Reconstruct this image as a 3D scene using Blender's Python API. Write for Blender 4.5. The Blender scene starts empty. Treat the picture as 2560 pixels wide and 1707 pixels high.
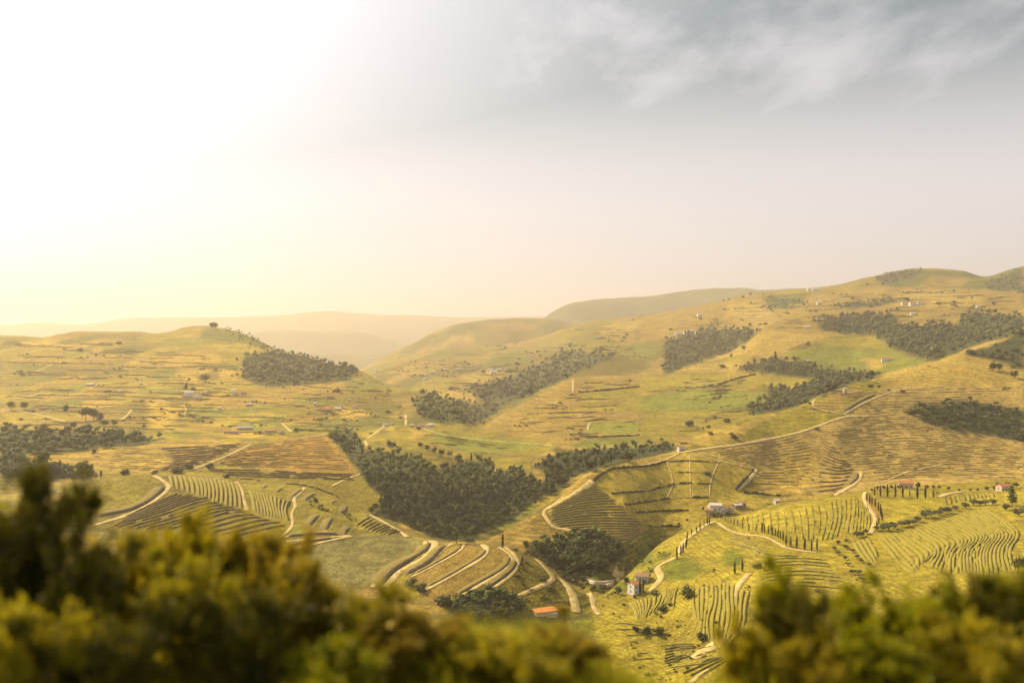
import bpy, math, random
import numpy as np
from mathutils import Vector
R = math.radians
rng = np.random.default_rng(7)
random.seed(7)
scene = bpy.context.scene
COL = scene.collection

# ------------------------------------------------------------------ camera
F, CX, CY = 2489.0, 1280.0, 853.5            # photograph pixels; camera is level
cam_d = bpy.data.cameras.new('camera'); cam = bpy.data.objects.new('camera', cam_d); COL.objects.link(cam)
cam_d.sensor_width = 36.0; cam_d.lens = 36.0 * F / 2560.0
cam_d.clip_start = 0.1; cam_d.clip_end = 60000
cam.location = (0, 0, 0); cam.rotation_euler = (R(90), 0, 0)
cam_d.dof.use_dof = True; cam_d.dof.focus_distance = 1100.0; cam_d.dof.aperture_fstop = 0.45
scene.camera = cam

# ------------------------------------------------------------------ sky and sun
SUN_AZ, SUN_EL = -47.0, 36.0                 # degrees; azimuth from the viewing direction, left negative
HAZE_D, HAZE_G = 0.92e-4, 0.38             # haze density per metre and forward scattering
sdir = Vector((math.sin(R(SUN_AZ)) * math.cos(R(SUN_EL)), math.cos(R(SUN_AZ)) * math.cos(R(SUN_EL)), math.sin(R(SUN_EL))))
world = bpy.data.worlds.new('World'); scene.world = world; world.use_nodes = True
nt = world.node_tree; N = nt.nodes; L = nt.links
for n in list(N): N.remove(n)
def nd(nodes, typ, **kw):
    n = nodes.new(typ)
    for k, v in kw.items():
        if k.startswith('i_'): n.inputs[k[2:].replace('_', ' ')].default_value = v
        else: setattr(n, k, v)
    return n
w_out = nd(N, 'ShaderNodeOutputWorld'); w_bg = nd(N, 'ShaderNodeBackground'); w_bg.inputs['Strength'].default_value = 0.06
sky = nd(N, 'ShaderNodeTexSky', sky_type='NISHITA', sun_disc=False)
sky.sun_elevation = R(SUN_EL); sky.sun_rotation = R(SUN_AZ)
sky.altitude = 300; sky.air_density = 1.0; sky.dust_density = 1.0; sky.ozone_density = 3.0
# thin high cloud: streaky noise on a plane far overhead, brighter towards the sun (forward scattering)
tc = nd(N, 'ShaderNodeTexCoord')
sep = nd(N, 'ShaderNodeSeparateXYZ'); L.new(tc.outputs['Generated'], sep.inputs[0])
zc = nd(N, 'ShaderNodeMath', operation='MAXIMUM'); L.new(sep.outputs['Z'], zc.inputs[0]); zc.inputs[1].default_value = 0.0
za = nd(N, 'ShaderNodeMath', operation='ADD'); L.new(zc.outputs[0], za.inputs[0]); za.inputs[1].default_value = 0.10
dx = nd(N, 'ShaderNodeMath', operation='DIVIDE'); L.new(sep.outputs['X'], dx.inputs[0]); L.new(za.outputs[0], dx.inputs[1])
dy = nd(N, 'ShaderNodeMath', operation='DIVIDE'); L.new(sep.outputs['Y'], dy.inputs[0]); L.new(za.outputs[0], dy.inputs[1])
cmb = nd(N, 'ShaderNodeCombineXYZ'); L.new(dx.outputs[0], cmb.inputs[0]); L.new(dy.outputs[0], cmb.inputs[1])
mp = nd(N, 'ShaderNodeMapping'); L.new(cmb.outputs[0], mp.inputs['Vector'])
mp.inputs['Rotation'].default_value = (0, 0, R(18)); mp.inputs['Scale'].default_value = (1.0, 0.5, 1); mp.inputs['Location'].default_value = (3.1, 0.4, 0)
cn = nd(N, 'ShaderNodeTexNoise'); L.new(mp.outputs[0], cn.inputs['Vector'])
cn.inputs['Scale'].default_value = 3.4; cn.inputs['Detail'].default_value = 9; cn.inputs['Roughness'].default_value = 0.60; cn.inputs['Distortion'].default_value = 0.15
cr = nd(N, 'ShaderNodeMapRange', interpolation_type='SMOOTHSTEP'); L.new(cn.outputs['Fac'], cr.inputs['Value'])
cr.inputs['From Min'].default_value = 0.24; cr.inputs['From Max'].default_value = 0.76; cr.inputs['To Min'].default_value = 0.12; cr.inputs['To Max'].default_value = 0.72
# cloud layer thickens towards the horizon (longer path through it)
hz = nd(N, 'ShaderNodeMapRange', interpolation_type='SMOOTHSTEP'); L.new(sep.outputs['Z'], hz.inputs['Value'])
hz.inputs['From Min'].default_value = 0.12; hz.inputs['From Max'].default_value = 0.34; hz.inputs['To Min'].default_value = 0.9; hz.inputs['To Max'].default_value = 0.0
mx = nd(N, 'ShaderNodeMath', operation='MAXIMUM'); L.new(cr.outputs[0], mx.inputs[0]); L.new(hz.outputs[0], mx.inputs[1])
dot = nd(N, 'ShaderNodeVectorMath', operation='DOT_PRODUCT'); L.new(tc.outputs['Generated'], dot.inputs[0]); dot.inputs[1].default_value = sdir
ph = nd(N, 'ShaderNodeMapRange'); L.new(dot.outputs['Value'], ph.inputs['Value'])
ph.inputs['From Min'].default_value = 0.0; ph.inputs['From Max'].default_value = 1.0; ph.inputs['To Min'].default_value = 0.0; ph.inputs['To Max'].default_value = 1.0
pw = nd(N, 'ShaderNodeMath', operation='POWER'); L.new(ph.outputs[0], pw.inputs[0]); pw.inputs[1].default_value = 7.0
pm = nd(N, 'ShaderNodeMath', operation='MULTIPLY_ADD'); L.new(pw.outputs[0], pm.inputs[0]); pm.inputs[1].default_value = 18.0; pm.inputs[2].default_value = 9.9
cc = nd(N, 'ShaderNodeVectorMath', operation='SCALE'); cc.inputs[0].default_value = (0.96, 0.955, 1.06); L.new(pm.outputs[0], cc.inputs['Scale'])
mixc = nd(N, 'ShaderNodeMix', data_type='RGBA'); au = nd(N, 'ShaderNodeMapRange', interpolation_type='SMOOTHSTEP'); L.new(dot.outputs['Value'], au.inputs['Value'])   # aureole of the thin veil round the sun
au.inputs['From Min'].default_value = 0.42; au.inputs['From Max'].default_value = 0.92; au.inputs['To Min'].default_value = 0.0; au.inputs['To Max'].default_value = 0.95
mx2 = nd(N, 'ShaderNodeMath', operation='MAXIMUM'); L.new(mx.outputs[0], mx2.inputs[0]); L.new(au.outputs[0], mx2.inputs[1])
L.new(mx2.outputs[0], mixc.inputs['Factor']); tint = nd(N, 'ShaderNodeVectorMath', operation='MULTIPLY'); L.new(sky.outputs[0], tint.inputs[0]); tint.inputs[1].default_value = (0.28, 0.66, 0.58); L.new(tint.outputs[0], mixc.inputs['A']); L.new(cc.outputs[0], mixc.inputs['B'])
L.new(mixc.outputs['Result'], w_bg.inputs['Color']); L.new(w_bg.outputs[0], w_out.inputs['Surface'])

sun_d = bpy.data.lights.new('sun', 'SUN'); sun = bpy.data.objects.new('sun', sun_d); COL.objects.link(sun)
sun_d.energy = 5.0; sun_d.angle = R(0.6); sun_d.color = (1.0, 0.80, 0.48)
sun.rotation_euler = (-sdir).to_track_quat('-Z', 'Y').to_euler(); sun.location = (-200, 100, 300)

vs = scene.view_settings
scene.display_settings.display_device = 'sRGB'
vs.view_transform = 'Standard'; vs.look = 'None'; vs.gamma = 1.0; vs.use_curve_mapping = False
vs.exposure = 0.52
cy = scene.cycles
cy.max_bounces = 4; cy.diffuse_bounces = 2; cy.glossy_bounces = 1; cy.transmission_bounces = 2; cy.transparent_max_bounces = 4
cy.volume_bounces = 0; cy.caustics_reflective = False; cy.caustics_refractive = False
cy.use_denoising = True
try: cy.denoiser = 'OPENIMAGEDENOISE'
except Exception: pass
cy.sample_clamp_indirect = 4.0

# ------------------------------------------------------------------ helpers
def tag(o, label=None, cat=None, group=None, kind=None):
    if label: o['label'] = label
    if cat: o['category'] = cat
    if group: o['group'] = group
    if kind: o['kind'] = kind
    return o
def new_obj(name, mesh, parent=None):
    o = bpy.data.objects.new(name, mesh); COL.objects.link(o)
    if parent is not None: o.parent = parent
    return o
def empty(name, loc, rz=0.0):
    o = bpy.data.objects.new(name, None); COL.objects.link(o); o.location = loc; o.rotation_euler = (0, 0, rz); o.empty_display_size = 0.5
    return o
def mesh_from(name, verts, faces, mats=(), midx=None, smooth=False):
    """verts (n,3); faces: (m,k) array or list of lists"""
    me = bpy.data.meshes.new(name)
    verts = np.asarray(verts, dtype=np.float32).reshape(-1, 3)
    if isinstance(faces, np.ndarray):
        m, k = faces.shape
        me.vertices.add(len(verts)); me.vertices.foreach_set('co', verts.ravel())
        me.loops.add(m * k); me.polygons.add(m)
        me.loops.foreach_set('vertex_index', faces.astype(np.int32).ravel())
        me.polygons.foreach_set('loop_start', np.arange(0, m * k, k, dtype=np.int32))
        me.polygons.foreach_set('loop_total', np.full(m, k, dtype=np.int32))
    else:
        me.from_pydata([tuple(v) for v in verts], [], [list(f) for f in faces])
    for mt in mats: me.materials.append(mt)
    if midx is not None: me.polygons.foreach_set('material_index', np.asarray(midx, dtype=np.int32))
    if smooth: me.polygons.foreach_set('use_smooth', np.ones(len(me.polygons), dtype=bool))
    me.update(calc_edges=True)
    return me

def _hash(ix, iy, s):
    h = (ix.astype(np.int64) * 374761393 + iy.astype(np.int64) * 668265263 + s * 1442695041) & 0x7fffffff
    h = ((h ^ (h >> 13)) * 1274126177) & 0x7fffffff
    return ((h ^ (h >> 16)) & 0xffff) / 65535.0
def vnoise(x, y, s=0):
    x = np.asarray(x, float); y = np.asarray(y, float)
    ix = np.floor(x); iy = np.floor(y); fx = x - ix; fy = y - iy
    fx = fx * fx * fx * (fx * (fx * 6 - 15) + 10); fy = fy * fy * fy * (fy * (fy * 6 - 15) + 10)
    a = _hash(ix, iy, s); b = _hash(ix + 1, iy, s); c = _hash(ix, iy + 1, s); d = _hash(ix + 1, iy + 1, s)
    return (a + (b - a) * fx) * (1 - fy) + (c + (d - c) * fx) * fy
def fbm(x, y, s=0, o=4):
    v = 0; a = 0.5; t = 0
    for k in range(o):
        v = v + a * vnoise(x * 2 ** k, y * 2 ** k, s + 17 * k); t += a; a *= 0.5
    return v / t * 2 - 1

# ------------------------------------------------------------------ materials
MATS = {}
def mat_simple(name, col, rough=0.85, var=0.25, scale=1.0, trans=0.0, bump=0.0, objvar=0.0, tint=False):
    m = bpy.data.materials.new(name); m.use_nodes = True; t = m.node_tree; n = t.nodes; l = t.links
    b = n['Principled BSDF']; b.inputs['Roughness'].default_value = rough
    if 'Specular IOR Level' in b.inputs: b.inputs['Specular IOR Level'].default_value = 0.25
    g = nd(n, 'ShaderNodeNewGeometry')
    no = nd(n, 'ShaderNodeTexNoise'); no.inputs['Scale'].default_value = scale; no.inputs['Detail'].default_value = 5
    l.new(g.outputs['Position'], no.inputs['Vector'])
    mr = nd(n, 'ShaderNodeMapRange'); l.new(no.outputs['Fac'], mr.inputs['Value'])
    mr.inputs['From Min'].default_value = 0.25; mr.inputs['From Max'].default_value = 0.75
    mr.inputs['To Min'].default_value = 1 - var; mr.inputs['To Max'].default_value = 1 + var
    sc = nd(n, 'ShaderNodeVectorMath', operation='SCALE'); sc.inputs[0].default_value = col[:3]; l.new(mr.outputs[0], sc.inputs['Scale'])
    last = sc.outputs[0]
    if tint:
        ta = nd(n, 'ShaderNodeAttribute', attribute_name='tint'); hs = nd(n, 'ShaderNodeHueSaturation')
        h1 = nd(n, 'ShaderNodeMapRange'); l.new(ta.outputs['Fac'], h1.inputs['Value']); h1.inputs['To Min'].default_value = 0.485; h1.inputs['To Max'].default_value = 0.52
        h2 = nd(n, 'ShaderNodeMath', operation='MULTIPLY'); l.new(ta.outputs['Fac'], h2.inputs[0]); h2.inputs[1].default_value = 5.77
        h3 = nd(n, 'ShaderNodeMath', operation='FRACT'); l.new(h2.outputs[0], h3.inputs[0])
        h4 = nd(n, 'ShaderNodeMapRange'); l.new(h3.outputs[0], h4.inputs['Value']); h4.inputs['To Min'].default_value = 0.5; h4.inputs['To Max'].default_value = 1.8
        l.new(h1.outputs[0], hs.inputs['Hue']); l.new(h4.outputs[0], hs.inputs['Value']); l.new(last, hs.inputs['Color']); last = hs.outputs[0]
    if objvar:
        oi = nd(n, 'ShaderNodeObjectInfo'); hs = nd(n, 'ShaderNodeHueSaturation')
        m1 = nd(n, 'ShaderNodeMapRange'); l.new(oi.outputs['Random'], m1.inputs['Value']); m1.inputs['To Min'].default_value = 0.5 - objvar * 0.02; m1.inputs['To Max'].default_value = 0.5 + objvar * 0.03
        m2 = nd(n, 'ShaderNodeMath', operation='MULTIPLY'); l.new(oi.outputs['Random'], m2.inputs[0]); m2.inputs[1].default_value = 7.31
        m3 = nd(n, 'ShaderNodeMath', operation='FRACT'); l.new(m2.outputs[0], m3.inputs[0])
        m4 = nd(n, 'ShaderNodeMapRange'); l.new(m3.outputs[0], m4.inputs['Value']); m4.inputs['To Min'].default_value = 1 - objvar * 0.5; m4.inputs['To Max'].default_value = 1 + objvar * 0.5
        l.new(m1.outputs[0], hs.inputs['Hue']); l.new(m4.outputs[0], hs.inputs['Value']); l.new(last, hs.inputs['Color']); last = hs.outputs[0]
    l.new(last, b.inputs['Base Color'])
    if bump:
        bp = nd(n, 'ShaderNodeBump'); bp.inputs['Strength'].default_value = bump; l.new(no.outputs['Fac'], bp.inputs['Height']); l.new(bp.outputs[0], b.inputs['Normal'])
    if trans:
        tr = nd(n, 'ShaderNodeBsdfTranslucent'); l.new(last, tr.inputs['Color'])
        ms = nd(n, 'ShaderNodeMixShader'); ms.inputs[0].default_value = trans
        l.new(b.outputs[0], ms.inputs[1]); l.new(tr.outputs[0], ms.inputs[2]); l.new(ms.outputs[0], n['Material Output'].inputs['Surface'])
    MATS[name] = m
    return m

# ------------------------------------------------------------------ terrain
# Curves across the land, near to far. Each: (px, py, distance m) as seen from the station point; crest and valley lines alternate.
def Z(o, s=2.61333):
    return lambda pts: [(o[0] + p[0] / s, o[1] + p[1] / s) + tuple(p[2:]) for p in pts]
Z1, Z2, Z3, Z4, Z5, Z6 = Z((0, 760)), Z((700, 760)), Z((1660, 640)), Z((160, 1150)), Z((900, 1107)), Z((1660, 1107))
CURVES = [
 ('under', [(0, 6500, 0.9), (2560, 6500, 0.9)], 2),
 ('verge', [(-600, 1600, 10), (0, 1640, 10), (500, 1650, 10), (1000, 1650, 10), (1400, 1665, 10), (1560, 1740, 10), (1700, 1790, 10), (1850, 1740, 10), (2000, 1680, 10), (2560, 1650, 10), (3160, 1620, 10)], 20),
 ('drop', [(-600, 2150, 50), (3160, 2150, 50)], 6),
 ('drop2', [(-600, 1960, 220), (0, 1960, 220), (2560, 1900, 220), (3160, 1900, 220)], 6),
 ('N', [(-600, 1660, 480), (0, 1690, 480), (800, 1720, 480), (1300, 1715, 480), (1560, 1735, 480), (1750, 1730, 470), (2100, 1690, 440), (2560, 1640, 400), (3160, 1600, 380)], 10),
 ('N2', [(-600, 1400, 640), (0, 1430, 640), (300, 1440, 650), (700, 1470, 620), (1000, 1560, 565), (1250, 1575, 560), (1420, 1560, 575), (1520, 1540, 585), (1650, 1520, 580), (1850, 1480, 560), (2100, 1430, 580), (2560, 1400, 560), (3160, 1380, 540)], 60),
 ('K1', [(-600, 1200, 900), (0, 1235, 860), (172, 1215, 855), (230, 1200, 855), (268, 1189, 855), (344, 1183, 855), (417, 1186, 855), (574, 1191, 850), (689, 1206, 840), (785, 1219, 830), (842, 1238, 815), (887, 1264, 800), (925, 1283, 780), (964, 1299, 765), (1017, 1331, 735), (1064, 1347, 705), (1137, 1355, 680), (1206, 1357, 665), (1263, 1366, 655), (1336, 1393, 645), (1400, 1440, 632), (1455, 1478, 620), (1490, 1492, 620), (1540, 1462, 640), (1600, 1405, 680), (1660, 1352, 715), (1775, 1297, 755), (1844, 1289, 765), (1928, 1264, 780), (2081, 1241, 800), (2161, 1229, 810), (2196, 1211, 830), (2311, 1214, 840), (2425, 1225, 840), (2560, 1205, 860), (3160, 1150, 900)], 150),
 ('V1', [(-600, 1215, 980), (0, 1238, 950), (268, 1192, 940), (574, 1196, 930), (785, 1228, 905), (887, 1275, 870), (964, 1315, 830), (1064, 1362, 765), (1206, 1372, 735), (1336, 1415, 700), (1455, 1486, 650), (1490, 1494, 635), (1540, 1475, 665), (1660, 1372, 770), (1775, 1315, 810), (1928, 1282, 850), (2161, 1248, 890), (2311, 1232, 920), (2560, 1220, 940), (3160, 1170, 1000)], 14),
 ('C0', [(-600, 1160, 1050), (0, 1165, 1020), (268, 1160, 1005), (574, 1168, 985), (785, 1190, 965), (887, 1235, 925), (964, 1290, 865), (1064, 1340, 800), (1180, 1356, 765), (1260, 1362, 745), (1336, 1350, 745), (1455, 1340, 750), (1540, 1335, 755), (1660, 1300, 825), (1775, 1262, 870), (1928, 1225, 930), (2161, 1200, 980), (2311, 1190, 1010), (2560, 1170, 1050), (3160, 1120, 1100)], 60),
 ('C', [(-600, 1110, 1150), (0, 1110, 1130), (268, 1115, 1110), (574, 1120, 1080), (785, 1135, 1050), (887, 1170, 1000), (1000, 1230, 900), (1100, 1300, 835), (1180, 1344, 795), (1220, 1351, 778), (1260, 1330, 780), (1310, 1297, 790), (1373, 1258, 805), (1430, 1212, 835), (1500, 1167, 890), (1560, 1150, 930), (1640, 1137, 980), (1700, 1127, 1010), (1736, 1100, 1040), (1800, 1070, 1080), (1870, 1043, 1130), (1928, 1036, 1170), (2004, 1011, 1225), (2043, 992, 1260), (2081, 973, 1290), (2138, 954, 1340), (2215, 940, 1400), (2311, 915, 1470), (2387, 885, 1540), (2483, 854, 1620), (2560, 822, 1700), (3160, 700, 1900)], 110),
 ('V2', [(-600, 1060, 1300), (0, 1060, 1300), (268, 1075, 1260), (574, 1085, 1230), (785, 1105, 1170), (887, 1130, 1110), (1000, 1190, 980), (1100, 1275, 880), (1180, 1338, 825), (1220, 1348, 815), (1260, 1338, 830), (1310, 1310, 850), (1373, 1275, 880), (1430, 1232, 920), (1500, 1188, 980), (1640, 1160, 1090), (1700, 1150, 1130), (1800, 1095, 1230), (1928, 1058, 1330), (2043, 1012, 1450), (2215, 956, 1620), (2387, 898, 1780), (2560, 830, 1950), (3160, 710, 2200)], 60),
 ('M1', [(-600, 1010, 1500), (0, 1015, 1500), (268, 1030, 1480), (574, 1040, 1460), (785, 1060, 1380), (887, 1085, 1300), (1000, 1110, 1160), (1100, 1150, 1060), (1180, 1185, 1010), (1260, 1170, 1060), (1310, 1160, 1080), (1373, 1150, 1110), (1430, 1135, 1170), (1500, 1115, 1240), (1640, 1080, 1400), (1700, 1060, 1470), (1800, 1020, 1600), (1928, 985, 1750), (2043, 950, 1880), (2215, 895, 2050), (2387, 850, 2200), (2560, 800, 2350), (3160, 700, 2700)], 90),
 ('M2', [(-600, 930, 2000), (0, 935, 1950), (268, 940, 1980), (574, 950, 1950), (785, 990, 1750), (887, 1030, 1600), (1000, 1050, 1500), (1100, 1075, 1380), (1180, 1095, 1330), (1260, 1085, 1370), (1373, 1060, 1450), (1500, 1030, 1600), (1640, 1000, 1750), (1700, 990, 1800), (1800, 955, 1950), (1928, 900, 2150), (2043, 865, 2300), (2215, 830, 2480), (2387, 800, 2600), (2560, 770, 2750), (3160, 680, 3100)], 90),
 ('K2', [(-600, 830, 2700), (0, 838, 2600), (77, 843, 2600), (103, 845, 2600), (153, 835, 2700), (199, 829, 2800), (268, 829, 2800), (337, 829, 2800), (383, 834, 2800), (432, 829, 2800), (459, 819, 2850), (517, 815, 2850), (574, 825, 2800), (631, 844, 2720), (670, 863, 2640), (708, 879, 2580), (765, 892, 2500), (823, 907, 2400), (900, 929, 2250), (968, 963, 2060), (1044, 980, 1920), (1102, 995, 1800), (1140, 1012, 1700), (1170, 1042, 1600), (1201, 1066, 1530), (1240, 1044, 1600), (1274, 1024, 1680), (1331, 990, 1800), (1389, 959, 1930), (1427, 945, 2000), (1458, 941, 2050), (1600, 938, 2130), (1660, 936, 2170), (1736, 914, 2280), (1813, 887, 2400), (1860, 858, 2500), (1897, 824, 2620), (1960, 800, 2700), (2043, 785, 2760), (2215, 770, 2880), (2387, 750, 3000), (2560, 735, 3150), (3160, 660, 3400)], 120),
 ('V3', [(-600, 860, 3600), (0, 870, 3500), (268, 865, 3600), (517, 860, 3600), (631, 880, 3500), (765, 935, 3200), (900, 968, 2850), (1044, 1010, 2350), (1140, 1030, 2000), (1201, 1072, 1750), (1274, 1045, 1900), (1389, 990, 2200), (1458, 972, 2350), (1600, 965, 2450), (1736, 938, 2550), (1813, 905, 2650), (1860, 868, 2720), (1897, 826, 2800), (1960, 785, 2950), (2043, 765, 3050), (2215, 745, 3200), (2387, 730, 3350), (2560, 715, 3500), (3160, 640, 3800)], 20),
 ('E0', [(-600, 860, 4200), (0, 870, 4200), (517, 870, 4200), (765, 925, 3900), (900, 945, 3500), (1044, 935, 3100), (1140, 945, 2800), (1274, 945, 2750), (1389, 920, 2850), (1458, 900, 2900), (1600, 880, 2950), (1736, 850, 3050), (1813, 830, 3100), (1897, 795, 3150), (1960, 765, 3300), (2043, 748, 3400), (2215, 722, 3550), (2387, 710, 3700), (2560, 698, 3850), (3160, 620, 4200)], 60),
 ('E', [(-600, 850, 5000), (0, 868, 5000), (600, 875, 4800), (800, 925, 4500), (900, 928, 4300), (968, 905, 4200), (1025, 890, 4200), (1110, 874, 4200), (1197, 868, 4200), (1330, 848, 4200), (1427, 818, 4200), (1504, 799, 4100), (1600, 789, 4000), (1660, 781, 3950), (1736, 767, 3900), (1809, 751, 3900), (1874, 735, 3900), (1947, 729, 3950), (2024, 721, 4000), (2081, 716, 4050), (2157, 696, 4100), (2234, 678, 4200), (2291, 672, 4250), (2406, 677, 4300), (2460, 691, 4350), (2521, 675, 4400), (2560, 666, 4450), (3160, 560, 4800)], 80),
 ('VE', [(-600, 880, 5600), (600, 900, 5400), (900, 945, 4900), (1197, 890, 4800), (1427, 840, 4800), (1660, 800, 4600), (1947, 750, 4600), (2291, 700, 4800), (2560, 690, 5000), (3160, 590, 5400)], 8),
 ('E2', [(-600, 870, 6500), (600, 885, 6200), (800, 935, 5900), (899, 921, 5700), (968, 886, 5700), (1044, 852, 5700), (1083, 829, 5800), (1175, 803, 5900), (1274, 796, 5900), (1350, 796, 6000), (1427, 805, 6000), (1660, 810, 6000), (1947, 770, 6000), (2560, 720, 6000), (3160, 600, 6400)], 36),
 ('VE2', [(-600, 880, 7200), (600, 895, 7000), (899, 940, 6700), (1083, 850, 6700), (1350, 812, 6900), (1660, 800, 6900), (1947, 760, 6800), (2560, 720, 6800), (3160, 610, 7200)], 6),
 ('FH', [(-600, 865, 9000), (600, 870, 9000), (900, 890, 8500), (1160, 830, 8300), (1350, 800, 8200), (1381, 780, 8200), (1427, 761, 8200), (1502, 750, 8300), (1620, 742, 8400), (1700, 730, 8500), (1796, 720, 8500), (1850, 720, 8500), (1905, 726, 8600), (1960, 721, 8800), (2003, 720, 8800), (2080, 728, 8800), (2560, 730, 8800), (3160, 690, 9000)], 24),
 ('VF', [(-600, 875, 10000), (900, 880, 10000), (1350, 815, 10000), (1796, 745, 10000), (2560, 745, 10000), (3160, 710, 10000)], 5),
 ('G1', [(-600, 830, 12000), (0, 850, 12000), (300, 858, 12000), (560, 838, 12000), (653, 830, 12000), (720, 826, 12000), (800, 829, 12000), (891, 831, 12000), (968, 848, 12000), (1006, 861, 12000), (1200, 850, 12000), (2560, 780, 12000), (3160, 760, 12000)], 16),
 ('VG', [(-600, 860, 13500), (3160, 830, 13500)], 4),
 ('G2', [(-600, 800, 17000), (0, 812, 17000), (115, 807, 17000), (184, 812, 17000), (240, 806, 17000), (306, 796, 17000), (400, 792, 17000), (497, 795, 17000), (600, 793, 17000), (700, 790, 17000), (760, 782, 17000), (815, 779, 17000), (880, 783, 17000), (949, 787, 17000), (1060, 790, 17000), (1159, 793, 17000), (1400, 790, 17000), (2560, 780, 17000), (3160, 770, 17000)], 16),
 ('END', [(-600, 870, 19000), (3160, 870, 19000)], 3),
]
IDX = {c[0]: i for i, c in enumerate(CURVES)}
def pchip_slopes(y, h):           # y (k,n) along axis 0, h (k-1) spacing
    d = np.diff(y, axis=0) / h[:, None]
    m = np.zeros_like(y)
    a, b = d[:-1], d[1:]
    w1 = (2 * h[1:] + h[:-1])[:, None]; w2 = (h[1:] + 2 * h[:-1])[:, None]
    with np.errstate(divide='ignore', invalid='ignore'):
        hm = (w1 + w2) / (w1 / a + w2 / b)
    m[1:-1] = np.where(a * b > 0, hm, 0.0)
    m[0] = d[0]; m[-1] = d[-1]
    return m
def pchip1(xk, yk, x):
    xk = np.asarray(xk, float); yk = np.asarray(yk, float)
    h = np.diff(xk); m = pchip_slopes(yk[:, None], h)[:, 0]
    i = np.clip(np.searchsorted(xk, x) - 1, 0, len(xk) - 2)
    t = np.clip((x - xk[i]) / h[i], 0, 1)
    return (yk[i] * (1 + 2 * t) * (1 - t) ** 2 + h[i] * m[i] * t * (1 - t) ** 2 + yk[i + 1] * t * t * (3 - 2 * t) + h[i] * m[i + 1] * t * t * (t - 1))
PXC = np.arange(-600, 3161, 5.0)
KPY = np.array([pchip1(*zip(*[(p[0], p[1]) for p in c[1]]), PXC) for c in CURVES])
KLD = np.array([pchip1(*zip(*[(p[0], math.log(p[2])) for p in c[1]]), PXC) for c in CURVES])
mpy = pchip_slopes(KPY, np.ones(len(CURVES) - 1)); mld = pchip_slopes(KLD, np.ones(len(CURVES) - 1))
rowsPY, rowsLD, rowT = [], [], []
START = {}
for i in range(len(CURVES) - 1):
    n = CURVES[i + 1][2]; START[CURVES[i][0]] = len(rowT)
    for k in range(n):
        t = k / n
        h00, h10, h01, h11 = (1 + 2 * t) * (1 - t) ** 2, t * (1 - t) ** 2, t * t * (3 - 2 * t), t * t * (t - 1)
        rowsPY.append(KPY[i] * h00 + mpy[i] * h10 + KPY[i + 1] * h01 + mpy[i + 1] * h11)
        rowsLD.append(KLD[i] * h00 + mld[i] * h10 + KLD[i + 1] * h01 + mld[i + 1] * h11)
        rowT.append(i + t)
rowsPY.append(KPY[-1]); rowsLD.append(KLD[-1]); rowT.append(len(CURVES) - 1)
PY = np.array(rowsPY); LD = np.array(rowsLD); rowT = np.array(rowT)
PXG = np.broadcast_to(PXC, PY.shape)
amp = np.clip((rowT - IDX['drop2']) / 1.0, 0, 1)[:, None]
PY = PY + amp * (3.2 * fbm(PXG / 130, LD * 9, 3, 3) + 1.0 * fbm(PXG / 26, LD * 40, 9, 3) * np.clip((LD - 5.5), 0.3, 1))
# folds and gullies on the hill faces, dying out at the crest and valley lines
fold = np.zeros_like(rowT)
for lo, hi in (('V2', 'K2'), ('V3', 'E'), ('C0', 'C'), ('VE', 'E2'), ('VE2', 'FH')):
    f_ = (rowT - IDX[lo]) / (IDX[hi] - IDX[lo]); fold = np.maximum(fold, np.where((f_ > 0) & (f_ < 1), np.sin(np.pi * np.clip(f_, 0, 1)), 0))
PY = PY + fold[:, None] * (9.0 * fbm(PXG / 150 + LD * 1.5, LD * 5, 123, 2) + 3.0 * (0.5 - np.abs(fbm(PXG / 60 - LD * 3, LD * 7, 137, 2))))
# the verge itself is a bit lumpy
D = np.exp(LD)
XW = (PXG - CX) / F * D; YW = D; ZW = -(PY - CY) / F * D
near = (rowT < IDX['drop'])[:, None]
ZW = ZW + np.where(near, 0.12 * fbm(XW * 0.7, YW * 0.7, 31, 3) * np.clip((D - 1.5) / 3, 0, 1), 0)
PY = CY - ZW / D * F
NR, NC = PY.shape
RN = START['drop2']
# visible part of the sheet: running minimum of py from near to far
run = np.minimum.accumulate(np.where(rowT[:, None] < IDX['drop2'], 1e9, PY), axis=0)
VIS = PY <= run + 0.6

def hitv(px, py):
    """first terrain point (beyond the verge) met at a pixel of the photograph -> world xyz"""
    px = np.atleast_1d(np.asarray(px, float)); py = np.atleast_1d(np.asarray(py, float))
    out = np.zeros((len(px), 3))
    for s in range(0, len(px), 4000):
        x = px[s:s + 4000]; y = py[s:s + 4000]
        u = np.clip((x - PXC[0]) / 5.0, 0, NC - 1.001); c = u.astype(int); f = u - c
        A = PY[RN:, c] * (1 - f) + PY[RN:, c + 1] * f
        B = LD[RN:, c] * (1 - f) + LD[RN:, c + 1] * f
        ok = A <= y[None, :]
        r = np.argmax(ok, axis=0); r = np.where(ok.any(axis=0), r, A.shape[0] - 1); r = np.maximum(r, 1)
        j = np.arange(len(x)); a0 = A[r - 1, j]; a1 = A[r, j]
        t = np.clip((a0 - y) / np.maximum(a0 - a1, 1e-6), 0, 1)
        d = np.exp(B[r - 1, j] * (1 - t) + B[r, j] * t)
        pyy = a0 * (1 - t) + a1 * t
        out[s:s + 4000, 0] = (x - CX) / F * d; out[s:s + 4000, 1] = d; out[s:s + 4000, 2] = -(pyy - CY) / F * d
    return out
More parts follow.
